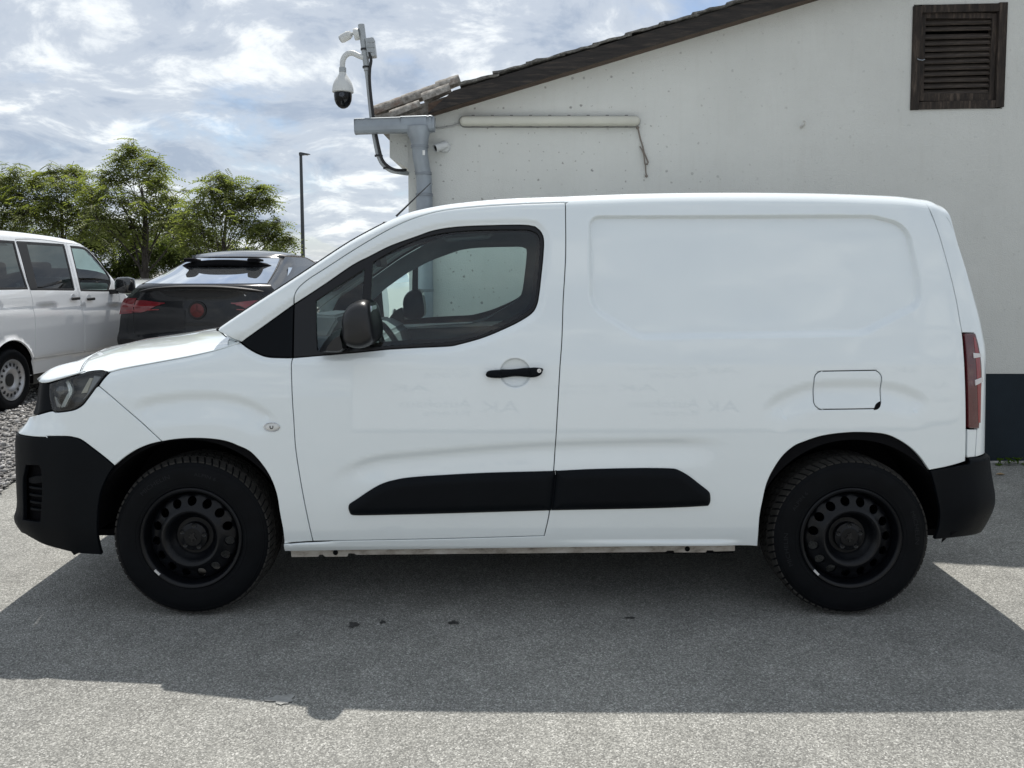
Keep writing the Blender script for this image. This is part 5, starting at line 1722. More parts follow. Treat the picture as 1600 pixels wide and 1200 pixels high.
    # centre cap with nut covers
    cap = lathe('hub_cap', [(0, -.004 - cyf), (.038, -.005 - cyf), (.041, -.008 - cyf), (.050, -.010 - cyf), (.059, -.013 - cyf), (.061, -.018 - cyf), (.061, -.034 - cyf)], M_RIM, o, M=Mx, seg=48)
    for k in range(5):
        a = 2 * math.pi * k / 5 + .3
        Mn = Mx @ Matrix.Translation((.0495 * math.cos(a), .0495 * math.sin(a), -.013 - cyf))
        lathe('nut_cover', [(.0, .004), (.006, .004), (.0105, .006), (.0125, .004), (.0125, -.006)], M_GLOSSBLK, o, M=Mn, seg=6, angle=20)
    # emblem on the cap: a small rearing outline
    bm = bmesh.new()
    emb = [(-.004, -.020), (.004, -.018), (.002, -.008), (.008, -.004), (.016, -.010), (.018, -.006), (.010, .002), (.006, .010), (.010, .018), (.004, .022), (-.002, .016), (-.012, .014), (-.008, .006), (-.016, .0), (-.018, -.006), (-.010, -.004), (-.004, -.008)]
    bm_prism(bm, emb, cyf + .004 - .0025, cyf + .006, lambda a, b, d: Vector((a, d, b)))
    from_bm('cap_emblem', bm, M_GLOSSBLK, o)
    # balance weight
    ba = math.radians(225) - 0
    wv = []
    for a in np.linspace(-.07, .07, 5):
        for rr_ in (.2035, .2125):
            aa = ba + a + rot * 1.0
            wv.append((rr_ * math.cos(aa), cyf - .0165, rr_ * math.sin(aa)))
    wv2 = [(p[0], p[1] + .004, p[2]) for p in wv]
    nn = len(wv)
    ff = [(2 * i, 2 * i + 1, 2 * i + 3, 2 * i + 2) for i in range(4)]
    ff += [(2 * i, 2 * i + 2, nn + 2 * i + 2, nn + 2 * i) for i in range(4)] + [(2 * i + 1, nn + 2 * i + 1, nn + 2 * i + 3, 2 * i + 3) for i in range(4)] + [(0, nn, nn + 1, 1), (8, 9, nn + 9, nn + 8)]
    from_data('balance_weight', wv + wv2, ff, simple('zinc', (.62, .62, .62), rough=.4, metal=.3), o)
    # lettering
    for txt, a_c, rad, size in tex_rot:
        arc_text(o, txt, a_c, rad, size)
    return o


def text_mesh(body, size):
    cu = bpy.data.curves.new('lettering', 'FONT')
    cu.body = body
    cu.size = size
    cu.extrude = 0.0
    cu.resolution_u = 2
    tmp = bpy.data.objects.new('lettering', cu)
    COL.objects.link(tmp)
    dg = bpy.context.evaluated_depsgraph_get()
    dg.update()
    ev = tmp.evaluated_get(dg)
    me = bpy.data.meshes.new_from_object(ev)
    bpy.data.objects.remove(tmp, do_unlink=True)
    return me


M_LETTER = simple('sidewall_letter', (0.008, 0.0095, 0.012), rough=0.55, spec=.2)


def arc_text(parent, txt, a_c, rad, size):
    """raised letters bent round the sidewall, read from outside, tops outwards; a_c = middle angle (0 = right, 90 = top)"""
    me = text_mesh(txt, size)
    xs = [v.co.x for v in me.vertices]
    w = max(xs) - min(xs); x0 = min(xs)
    for v in me.vertices:
        x, y = v.co.x - x0 - w / 2, v.co.y
        a = math.radians(a_c) - x * 1.25 / rad
        r = rad + y
        hh = np.interp(r, [.222, .232, .250, .270, .290, .307, .320], [.009, .0115, .013, .0145, .0142, .0105, .005])
        v.co = (r * math.cos(a), cyf - hh - .0008, r * math.sin(a))
    me.name = 'lettering'
    me.materials.clear()
    o = link_mesh('sidewall_lettering', me, M_LETTER, parent)
    return o


cyf = -.0975 + .010          # outer bead plane relative to the wheel centre
WY = -.7935
w1 = wheel_unit(-0.012, WY, math.radians(6), [('MICHELIN', 128, .272, .026), ('ALPIN 6', 82, .272, .022)])
w2 = wheel_unit(2.81, WY, math.radians(-2), [('MICHELIN', 188, .272, .026), ('ALPIN 6', 142, .272, .022), ('MICHELIN', 8, .272, .026)])

# roof aerial
tube('antenna', [(.70, -.02, 1.655), (.735, -.02, 1.69), (.75, -.02, 1.70)], [.016, .010, .006], M_SEAL, van, seg=8)
AN0, AN1 = Vector(TR['ant'][0]), Vector(TR['ant'][1])
tube('aerial', [AN0, AN0 * .3 + AN1 * .7, AN1], [.006, .0035, .0022], M_SEAL, bpy.data.objects['antenna'], seg=6)

# ---- the far side is the mirror image of the near side
def mirror_copy(o, parent, top):
    c = o.copy()
    COL.objects.link(c)
    c.parent = parent
    if top:
        c.location.y = -c.location.y
        c.scale.y = -1
    for ch in [q for q in COL.objects if q.parent == o]:
        mirror_copy(ch, c, False)
    return c


for o in [q for q in COL.objects if q.parent == van]:
    if o.name.split('.')[0] in ('door', 'fender', 'side_panel', 'fuel_flap', 'pillar_trim', 'bumper_cover', 'front_bumper', 'grille', 'tailgate', 'tail_lamp', 'lamp_base', 'rear_bumper', 'cladding', 'inner_shell', 'headlamp', 'wheel_arch_liner', 'wheel', 'side_repeater', 'sill_flange'):
        mirror_copy(o, van, True)

# ================================================================== cars behind
def ccw(p):
    p = np.array(p, float)
    return p if area2(p) > 0 else p[::-1]


def side_fn(hw, tz, tv, top, rnd=.06, plan_x=None, plan_v=None):
    """right-hand side surface of a vehicle lying along local +x, side at -y"""
    top = np.array(top, float)

    def fn(P, extra=0.0):
        P = np.asarray(P, float)
        x, z = P[:, 0], P[:, 1]
        i = np.interp(z, tz, tv) + extra
        if plan_x is not None:
            i = i + np.interp(x, plan_x, plan_v)
        d = np.maximum(np.interp(x, top[:, 0], top[:, 1]) - z, 0)
        i = i + np.where(d < rnd, rnd - np.sqrt(np.maximum(rnd * rnd - (rnd - d) ** 2, 0)), 0)
        return np.stack([x, -(hw - i), z], 1)
    return fn


def simple_wheel(parent, x, y, z, R, rim_r, rim_mat, n_slots, off=0.0, w=.20):
    Mx = Matrix.Translation((x, y, z)) @ Matrix.Rotation(math.radians(90), 4, 'X')
    bm = bmesh.new()
    bm_lathe(bm, [(rim_r * 1.0, .002), (rim_r * .985, .012), (rim_r * .93, .010), (rim_r * .90, -.005), (rim_r * .86, -.018), (rim_r * .60, -.002), (rim_r * .55, .004), (rim_r * .42, -.006), (rim_r * .36, -.02), (rim_r * .30, -.02)], Mx, 40)
    o = from_bm('wheel', bm, rim_mat, parent, smooth=True, angle=40)
    lathe('tyre', [(rim_r, .0), (rim_r * 1.04, .012), (R * .86, .018), (R * .95, .008), (R * .985, -.012), (R, -.04), (R, -w + .03), (R * .97, -w), (rim_r, -w)], M_TYRE, o, M=Mx, seg=48, angle=60)
    lathe('hub_cap', [(0, -.006), (rim_r * .22, -.006), (rim_r * .31, -.014), (rim_r * .31, -.03)], M_SEAL, o, M=Mx, seg=28)
    for k in range(n_slots):
        a = 2 * math.pi * k / n_slots
        box('rim_hole', Mx @ Vector((rim_r * .73 * math.cos(a), rim_r * .73 * math.sin(a), -.0075)), (rim_r * .17, .012, rim_r * .115), M_SEAL, o, rot=Matrix.Rotation(-a, 3, 'Y'), bev=.006)
    return o


M_VANW = paint_mat('fleet_white_paint', (0.84, 0.855, 0.87))
M_DKGLASS = glass_mat('dark_glass', (0.16, 0.18, 0.18), 1.0)
M_STEEL = simple('silver_wheel', (0.42, 0.42, 0.43), rough=.35, metal=.6, var=.1)
bus = empty('minibus', (-5.161, 7.866, 0), 'white minibus with dark side windows and silver wheels on gravel, cut by the left edge', 'minibus', rotz=math.radians(92))
# local: x forward, y to its left, origin under the outer face of the rear right tyre
B_TOP = [(-1.05, 1.80), (-.9, 1.850), (-.5, 1.862), (-.09, 1.863), (.2, 1.863), (.52, 1.861), (.85, 1.852), (1.10, 1.843), (1.34, 1.830), (1.618, 1.806), (1.756, 1.780), (1.86, 1.738), (2.018, 1.629), (2.179, 1.478), (2.344, 1.351), (2.53, 1.212), (2.66, 1.12), (2.9, 1.02), (3.3, .90), (3.6, .74)]
BHW = 0.0
bfn0 = side_fn(0.0, [.2, .35, .55, .8, 1.0, 1.16, 1.24, 1.45, 1.65, 1.85], [.05, .02, -.005, -.012, -.008, .006, .02, .06, .10, .14], B_TOP, .07, [2.4, 3.0, 3.4, 3.7], [0, .03, .14, .40])


def bfn(P, extra=0.0):
    P = np.asarray(P, float)
    z = P[:, 1]; x = P[:, 0]
    zc = 1.080 - .048 * (x - .465)
    g = .010 * sstep((zc - z) / .02) * (1 - sstep((zc - z - .02) / .12))
    zc2 = .505 - .035 * x
    g = g + .012 * sstep((zc2 - z) / .02)
    d = np.hypot(x, z - .31)
    g = g - .018 * np.where((d > .40), 1 - sstep((d - .405) / .05), 0)
    return bfn0(P, g + extra)


arch_r_ = [[.415 * math.cos(a), .31 + .415 * math.sin(a)] for a in np.linspace(math.radians(0), math.radians(180), 24)]
arch_f_ = [[3.0 + .40 * math.cos(a), .29 + .40 * math.sin(a)] for a in np.linspace(0, math.pi, 24)]
b_top = np.array(B_TOP)
outline = np.vstack([[[-1.05, .32], [-.42, .32]], arch_r_[::-1][1:], [[.42, .31], [2.58, .27]], arch_f_[::-1][1:], [[3.42, .28], [3.66, .40], [3.66, .66]], b_top[::-1]])
sl_door = [[.432, .48], [.432, .63], [.438, .905], [.423, 1.108], [.412, 1.227], [.367, 1.49], [.370, 1.775], [.8, 1.79], [1.340, 1.768], [1.350, 1.536], [1.373, 1.192], [1.404, 1.036], [1.434, .84], [1.450, .56], [1.45, .445]]
fr_door = [[1.47, .445], [1.47, .56], [1.454, .84], [1.424, 1.036], [1.393, 1.192], [1.370, 1.536], [1.362, 1.768], [1.60, 1.762], [1.745, 1.742], [1.855, 1.69], [2.00, 1.592], [2.165, 1.444], [2.300, 1.338], [2.385, 1.23], [2.389, 1.121], [2.375, .97], [2.375, .78], [2.36, .60], [2.33, .415]]
win_r = [[-.99, 1.262], [-.99, 1.745], [-.4, 1.757], [.345, 1.752], [.350, 1.50], [.385, 1.240], [-.129, 1.247]]
win_s = [[.388, 1.752], [1.300, 1.750], [1.314, 1.689], [1.312, 1.212], [1.300, 1.203], [.44, 1.233], [.408, 1.236]]
win_f = [[1.437, 1.735], [1.707, 1.730], [1.83, 1.703], [1.995, 1.606], [2.160, 1.458], [2.236, 1.348], [2.225, 1.27], [2.120, 1.168], [1.50, 1.190], [1.440, 1.20]]


def bpanel(name, poly, mat, parent=bus, extra=0.0, **k):
    k.setdefault('grid', .045); k.setdefault('step', .03)
    return panel(name, poly, mat, parent, fn=lambda P: bfn(P, extra), **k)


body = bpanel('body_side', outline, M_VANW, holes=[sl_door, fr_door, win_r])
sd = bpanel('sliding_door', sl_door, M_VANW, gap=.004, holes=[win_s])
fd = bpanel('front_door', fr_door, M_VANW, gap=.004, holes=[win_f])
bpanel('window', win_r, M_DKGLASS, body, extra=.006, gap=-.004)
bpanel('window', win_s, M_DKGLASS, sd, extra=.006, gap=-.004)
bpanel('window', win_f, M_GLASS, fd, extra=.006, gap=-.004)
for par, w in ((body, win_r), (sd, win_s), (fd, win_f)):
    wi = offset_in(ccw(resample(w, .03)), .022)
    bpanel('window_seal', w, M_SEAL, par, extra=.002, gap=-.001, holes=[wi], lip=.001)
# dark pillar between the two rear windows
bpanel('pillar_trim', [[.372, 1.75], [.55, 1.75], [.56, 1.24], [.42, 1.24]], M_SEAL, sd, extra=-.002, gap=0)
box('door_rail', (-.33, .012, 1.047), (1.5, .012, .022), M_SEAL, bus, rot=Matrix.Rotation(math.radians(2.9), 3, 'Y'))
for par, hx, hz in ((sd, 1.245, 1.108), (fd, 1.60, 1.090)):
    h = box('door_handle', (hx, -.028, hz), (.16, .03, .035), M_SEAL, par, bev=.01)
    lathe('handle_cup', [(0, .0), (.045, .0), (.055, .004)], M_VANW, par, M=Matrix.Translation((hx, .004, hz)) @ Matrix.Rotation(math.radians(90), 4, 'X'), seg=20)
simple_wheel(bus, 0, -.0, .315, .325, .215, M_STEEL, 16)
simple_wheel(bus, 3.0, -.0, .290, .325, .215, M_STEEL, 16)
for cx in (0, 3.0):
    bm = bmesh.new()
    pr = [(cx + .405 * math.cos(a), .30 + .405 * math.sin(a)) for a in np.linspace(-.2, math.pi + .2, 24)]
    A = [bm.verts.new((a, .012, b)) for a, b in pr]; B = [bm.verts.new((a, .42, b)) for a, b in pr]
    for i in range(23):
        bm.faces.new((A[i], A[i + 1], B[i + 1], B[i]))
    bm.faces.new(B)
    from_bm('wheel_arch', bm, M_DARK, bus)
# far side, roof and ends
W_ = 1.90
bm = bmesh.new()
xs = np.linspace(-1.05, 3.6, 50)
rows = []
for x in xs:
    zt = np.interp(x, b_top[:, 0], b_top[:, 1])
    e = bfn(np.array([[x, zt - 1e-6]]))[0]
    w0 = e[1]; w1 = W_ - w0
    row = []
    for q in np.linspace(-1, 1, 15):
        fwd = .12 * (1 - q * q) * np.interp(x, [1.6, 2.0, 2.6], [0, 1, 1.4])
        row.append(bm.verts.new((x + fwd, (w0 + w1) / 2 + q * (w1 - w0) / 2, zt + .05 * (1 - abs(q) ** 2.3) * np.interp(x, [-1.05, -.7, 1.7, 2.4], [.4, 1, 1, .3]))))
    rows.append(row)
for i in range(len(xs) - 1):
    for k in range(14):
        bm.faces.new((rows[i][k], rows[i + 1][k], rows[i + 1][k + 1], rows[i][k + 1]))
# split roof sheet / windscreen by face position
ws_f = [f for f in bm.faces if 1.86 < f.calc_center_median().x - 0.05 < 2.50 and f.calc_center_median().z > 1.12]
bm2 = bm.copy()
ids = {f.index for f in ws_f} if False else None
bm.faces.ensure_lookup_table(); bm2.faces.ensure_lookup_table()
idx = [i for i, f in enumerate(bm.faces) if f in set(ws_f)]
bmesh.ops.delete(bm, geom=[bm.faces[i] for i in idx], context='FACES')
keep = set(idx)
bmesh.ops.delete(bm2, geom=[f for i, f in enumerate(bm2.faces) if i not in keep], context='FACES')
from_bm('roof', bm, M_VANW, bus, smooth=True)
from_bm('windscreen', bm2, M_GLASS, bus, smooth=True)
m_ = body.copy(); COL.objects.link(m_); m_.scale.y = -1; m_.location.y = W_
for o_ in (sd, fd, [c for c in COL.objects if c.parent == body and c.name.startswith('window')][0]):
    c = o_.copy(); COL.objects.link(c); c.parent = bus; c.scale.y = -1; c.location.y = W_
    for ch in [q for q in COL.objects if q.parent == o_]:
        d_ = ch.copy(); COL.objects.link(d_); d_.parent = c
box('bus_floor', (1.3, .95, .45), (4.6, 1.8, .16), M_DARK, bus)
box('rear_door', (-1.055, .95, 1.05), (.06, 1.80, 1.45), M_VANW, bus, bev=.02)
box('nose_panel', (3.66, .95, .55), (.08, 1.3, .5), M_VANW, bus, bev=.03)
box('cab_divider', (-.2, .95, .85), (2.2, 1.7, .7), M_DARK, bus)
for x_, m_ in ((.30, M_SEAT), (1.22, M_SEAT), (-.5, M_SEAT)):
    for y_ in (.42, .95, 1.48):
        s_ = box('bus_seat', (x_ + .15, y_, 1.05), (.13, .46, .62), m_, bus, rot=Matrix.Rotation(math.radians(-10), 3, 'Y'), bev=.05)
        box('bus_headrest', (x_ + .085, y_, 1.45), (.09, .28, .18), m_, s_, rot=Matrix.Rotation(math.radians(-8), 3, 'Y'), bev=.04)
box('bus_dashboard', (2.2, .95, 1.05), (.5, 1.7, .28), M_TRIM, bus, bev=.05)
mb = bmesh.new()
rings = []
for y, s in ((-.06, .7), (-.09, .95), (-.15, 1.0), (-.22, 1.0), (-.27, .85), (-.285, .5)):
    rings.append([mb.verts.new((2.20 + .085 * s * math.copysign(abs(math.cos(a)) ** .7, math.cos(a)), y, 1.245 + .11 * s * math.copysign(abs(math.sin(a)) ** .7, math.sin(a)))) for a in np.linspace(0, 2 * math.pi, 24, endpoint=False)])
for r0, r1 in zip(rings, rings[1:]):
    for k in range(24):
        mb.faces.new((r0[k], r0[(k + 1) % 24], r1[(k + 1) % 24], r1[k]))
mb.faces.new(rings[0]); mb.faces.new(rings[-1])
bm_ = from_bm('door_mirror', mb, simple('glossy_black_mirror', (.012, .013, .014), rough=.12, coat=1), fd, smooth=True, angle=50)
box('mirror_arm', (2.18, -.03, 1.165), (.10, .12, .06), M_SEAL, fd, bev=.015)
box('fender_badge', (2.46, .004, .955), (.10, .006, .030), M_SEAL, bus)
box('exhaust_silencer', (.95, .35, .22), (.55, .35, .12), simple('grey_silencer', (.12, .12, .115), rough=.7, var=.3), bus, bev=.03)

# ------------------------------------------------------------------ black coupe SUV seen from behind
M_SUVRED = simple('suv_red_lens', (0.17, 0.012, 0.018), rough=0.15, coat=1.0)
suv = empty('black_suv', (-3.83, 9.30, 0), 'glossy black coupe SUV with roof spoiler and red badge, seen from behind beyond the bonnet', 'car')
M_BLK = simple('glossy_black_paint', (.004, .005, .007), rough=.25, coat=.35, spec=.3)
M_SKYGLASS = simple('sky_mirror_glass', (.74, .78, .82), rough=.01, metal=.95)  # dark glass; pale metallic base carries the bright sky reflection
# centre-line profile of the tail (depth, height, half width)
PR = np.array([(.10, .26, .80), (.02, .34, .93), (-.02, .45, .97), (-.02, .60, 1.0), (.02, .66, 1.0), (.03, .70, .995), (.035, .85, .985), (.045, 1.0, .965), (.055, 1.08, .945), (.05, 1.16, .885), (.03, 1.235, .815), (.06, 1.262, .80), (.14, 1.285, .785), (.40, 1.355, .755), (.70, 1.435, .715), (1.0, 1.525, .670), (1.16, 1.585, .645), (1.30, 1.630, .63)])
PR[:, 2] *= np.interp(PR[:, 1], [1.0, 1.3], [1.055, 1.02])
tt = np.r_[0, np.cumsum(np.hypot(*np.diff(PR[:, :2], axis=0).T))]


def tail(s, t):
    y = np.interp(t, tt, PR[:, 0]); z = np.interp(t, tt, PR[:, 1]); w = np.interp(t, tt, PR[:, 2])
    k = np.interp(t, tt, np.interp(PR[:, 1], [.26, 1.0, 1.2, 1.35, 1.6], [.16, .20, .22, .24, .22]))
    return np.array([s * w, y + k * abs(s) ** 3.2 * 1.0, z])


def tpatch(name, S, T_, mat, parent=suv, lift=0.004, ns_=17, nt_=9, shape=None):
    """patch of the tail between s,t limits; lifted outwards; shape(s,t)->(s,t) warps it"""
    V = []
    for i in range(nt_):
        for j in range(ns_):
            s = S[0] + (S[1] - S[0]) * j / (ns_ - 1); t_ = T_[0] + (T_[1] - T_[0]) * i / (nt_ - 1)
            if shape:
                s, t_ = shape(j / (ns_ - 1), i / (nt_ - 1))
            p = tail(s, t_)
            n = np.cross(tail(s + .004, t_) - tail(s - .004, t_), tail(s, t_ + .004) - tail(s, t_ - .004))
            n /= np.linalg.norm(n)
            V.append(p + n * lift)
    f = [(i * ns_ + j, i * ns_ + j + 1, (i + 1) * ns_ + j + 1, (i + 1) * ns_ + j) for i in range(nt_ - 1) for j in range(ns_ - 1)]
    return from_data(name, V, f, mat, parent, smooth=True)


def T_at(z):
    return float(np.interp(z, PR[4:, 1], tt[4:]))


tpatch('tail_body', (-1, 1), (0, tt[-1]), M_BLK, lift=0, ns_=41, nt_=60)
# flanks run forward from the tail's edge
bm = bmesh.new()
xw = lambda z: np.interp(z, [.26, .4, .95, 1.05, 1.12, 1.3, 1.5, 1.63], [.98, 1.05, 1.05, 1.02, .935, .845, .745, .655])
yf = lambda z: np.interp(z, [.3, .6, .95, 1.05, 1.10, 1.3, 1.5, 1.6, 1.63], [4.7, 4.85, 4.7, 4.3, 3.75, 3.45, 3.05, 2.7, 2.5])
for sgn in (-1, 1):
    rows = []
    for t_ in np.linspace(0, tt[-1], 36):
        e = tail(sgn, t_)
        z = e[2]
        row = []
        for u_ in np.r_[0, .02, .05, .09, .14, np.linspace(.2, 1, 14)]:
            y = e[1] + (yf(z) - e[1]) * u_
            k = sstep(np.array([(y - e[1]) / .5]))[0]
            x = abs(e[0]) + (xw(z) - abs(e[0])) * k
            row.append(bm.verts.new((sgn * x, y, z)))
        rows.append(row)
    for i in range(len(rows) - 1):
        for k in range(len(rows[0]) - 1):
            bm.faces.new((rows[i][k], rows[i][k + 1], rows[i + 1][k + 1], rows[i + 1][k]))
from_bm('flank', bm, M_BLK, suv, smooth=True)
bm = bmesh.new()
rows = []
for y, z, w, c in ((1.26, 1.615, .632, .015), (1.45, 1.645, .648, .05), (1.8, 1.660, .652, .075), (2.3, 1.660, .652, .08), (2.7, 1.630, .648, .07), (3.0, 1.585, .66, .03), (3.45, 1.36, .74, .03), (3.8, 1.12, .82, .03), (4.3, 1.05, .85, .02), (4.75, .93, .85, .02), (4.85, .6, .8, 0)):
    rows.append([bm.verts.new((q * w, y + .22 * abs(q) ** 3.2 * (1 if y < 1.3 else .0), z + c * (1 - abs(q) ** 2.4))) for q in np.linspace(-1, 1, 19)])
for i in range(len(rows) - 1):
    for k in range(18):
        bm.faces.new((rows[i][k], rows[i + 1][k], rows[i + 1][k + 1], rows[i][k + 1]))
from_bm('roof', bm, simple('sky_sheen_roof', (.03, .031, .034), rough=.25, coat=1.0), suv, smooth=True)  # black roof; grey base puts the sky sheen into its colour
glass = tpatch('rear_window', (-.9, .9), (T_at(1.28), T_at(1.60)), M_SKYGLASS, lift=.006, shape=lambda a, b: ((a * 2 - 1) * (.95 - .02 * b), T_at(1.275) + (T_at(1.60) - T_at(1.275)) * b))
# bonded frame
bm = bmesh.new()
bm_tube(bm, [tuple(tail(.955, T_at(1.27) + (T_at(1.6) - T_at(1.27)) * k / 8) + [.0, -.004, .004]) for k in range(9)], .006, 6)
bm_tube(bm, [tuple(tail(-.955, T_at(1.27) + (T_at(1.6) - T_at(1.27)) * k / 8) + [.0, -.004, .004]) for k in range(9)], .006, 6)
from_bm('bonded_frame', bm, M_SEAL, suv)['kind'] = 'stuff'


def blade(name, ys, zc_, w, prof, parent=suv, curve=.2, zdrop=0.0, mat=None):
    bm = bmesh.new()
    rows = []
    for q in np.linspace(-1, 1, 25):
        a = abs(q)
        sc = 1 - .75 * a ** 7
        rows.append([bm.verts.new((q * w, ys + curve * a ** 3 + dy * sc, zc_ - zdrop * a ** 2.6 + dz_ * sc)) for dy, dz_ in prof])
    n = len(prof)
    for i in range(24):
        for k in range(n):
            bm.faces.new((rows[i][k], rows[i][(k + 1) % n], rows[i + 1][(k + 1) % n], rows[i + 1][k]))
    bm.faces.new(rows[0]); bm.faces.new(rows[-1])
    return from_bm(name, bm, mat or M_SEAL, parent, smooth=True, angle=40)


rs_ = blade('roof_spoiler', .98, 1.555, .705, [(-.16, -.052), (-.185, -.030), (-.165, .022), (.0, .030), (.24, .020), (.26, -.02), (.05, -.05)], curve=.30, zdrop=.105, mat=M_DARK)
for q in (-.42, .42):
    blade('spoiler_fin', .9, 1.58, .09, [(-.10, -.03), (-.10, .016), (-.06, .026), (.16, .010), (.16, -.02)], parent=rs_, curve=.02, zdrop=.006, mat=M_DARK).location.x = q
blade('lip_spoiler', .02, 1.235, .83, [(-.035, -.018), (-.065, .012), (-.05, .022), (.02, .024), (.10, .034), (.08, -.02)], curve=.24, zdrop=.075)
# number-plate hollow under the lip
tpatch('boot_hollow', (-.5, .5), (T_at(1.10), T_at(1.19)), M_SEAL, lift=.003, shape=lambda a, b: ((a * 2 - 1) * (.55 - .18 * (1 - b)), T_at(1.105) + (T_at(1.19) - T_at(1.105)) * b - .0 + .03 * (a * 2 - 1) ** 2 * (1 - b)))
tpatch('boot_seam', (-1, 1), (0, 1), M_SEAL, lift=.0012, ns_=33, nt_=2, shape=lambda a, b: ((a * 2 - 1) * .80, T_at(.665 if b < .5 else .672)))
for sg in (-1, 1):
    tpatch('boot_seam', (0, 1), (0, 1), M_SEAL, lift=.0012, ns_=2, nt_=12, shape=lambda a, b, sg=sg: (sg * (.80 + .008 * a - .04 * (1 - b) ** 3), T_at(.67 + .5 * b)))
# tail lamps: outer block and inner tapering leaf
for sg in (-1, 1):
    lm = tpatch('tail_lamp', (0, 1), (0, 1), M_SUVRED, lift=.010, ns_=13, nt_=7, shape=lambda a, b, sg=sg: (sg * (.81 + .205 * a), T_at(.895 + .02 * (1 - a) + (.185 + .010 * a) * b)))
    tpatch('inner_lamp', (0, 1), (0, 1), M_SUVRED, lm, lift=.010, ns_=13, nt_=7, shape=lambda a, b, sg=sg: (sg * (.40 + .40 * a), T_at(1.035 - .115 * sstep(np.array([a * 1.3]))[0] * .95 + (.012 + .135 * sstep(np.array([a * 1.3]))[0]) * b)))
    for k in range(2):
        tpatch('light_strip', (0, 1), (0, 1), M_REDLIT, lm, lift=.0125, ns_=13, nt_=3, shape=lambda a, b, sg=sg, k=k: (sg * (.46 + .50 * a), T_at(1.015 - .055 * k - .03 * a + (.010 + .012 * a) * b)))
ctr = tail(0, T_at(.955)) + [0, -.005, 0]
em = lathe('emblem', [(0, .010), (.085, .010), (.098, .014), (.108, .010), (.112, 0)], M_SEAL, suv, M=Matrix.Translation(Vector(ctr)) @ Matrix.Rotation(math.radians(90), 4, 'X'), seg=40)
lathe('emblem_disc', [(0, .0125), (.080, .0120), (.084, .010)], simple('dull_red_badge', (.105, .018, .018), rough=.4), em, M=Matrix.Translation(Vector(ctr)) @ Matrix.Rotation(math.radians(90), 4, 'X'), seg=40)
for k in range(3):
    a = math.radians(90 + 120 * k)
    box('emblem_spoke', (ctr[0] + .04 * math.cos(a), ctr[1] - .0135, ctr[2] + .04 * math.sin(a)), (.078, .004, .010), simple('dark_red_spoke', (.06, .012, .012), rough=.4), em, rot=Matrix.Rotation(-a, 3, 'Y'))
# chrome script at the boot's right edge (too small to read)
for k in range(3):
    box('boot_script', (.46 + k * .05, ctr[1] + .058, 1.150 - k * .005), (.034, .008, .014), M_STEEL, suv, rot=Matrix.Rotation(math.radians(-38 if k % 2 else 30), 3, 'Y'))
tpatch('bumper_trim', (-1, 1), (tt[0], tt[2]), M_BLACKPL, lift=.006, ns_=31, nt_=5)
tpatch('bumper_insert', (-.95, .95), (tt[2], tt[3]), M_SEAL, lift=.004, ns_=31, nt_=4)
for sg in (-1, 1):
    wv_ = []
    for x, y, z in ((.98, .66, .36),):
        simple_wheel(suv, 0, 0, 0, .36, .25, M_STEEL, 10)
        w_ = [o for o in COL.objects if o.parent == suv and o.name.startswith('wheel')][-1]
        w_.rotation_euler = (0, 0, math.radians(90 * sg)); w_.location = (sg * 1.0, .85, .36)
    # side window
    V = []
    for b in range(5):
        for a in range(9):
            y = 1.35 + a * .22 - b * -.02; z = 1.16 + b * .08
            y = (.75 + .55 * (b / 4) ** 1.3) + (2.2 - .55 * (b / 4)) * a / 8
            V.append((sg * (np.interp(z, [1.05, 1.12, 1.3, 1.5, 1.63], [.975, .90, .83, .735, .65]) + .006), y, z))
    from_data('side_window', V, [(i * 9 + j, i * 9 + j + 1, (i + 1) * 9 + j + 1, (i + 1) * 9 + j) for i in range(4) for j in range(8)], M_SKYGLASS, suv, smooth=True)

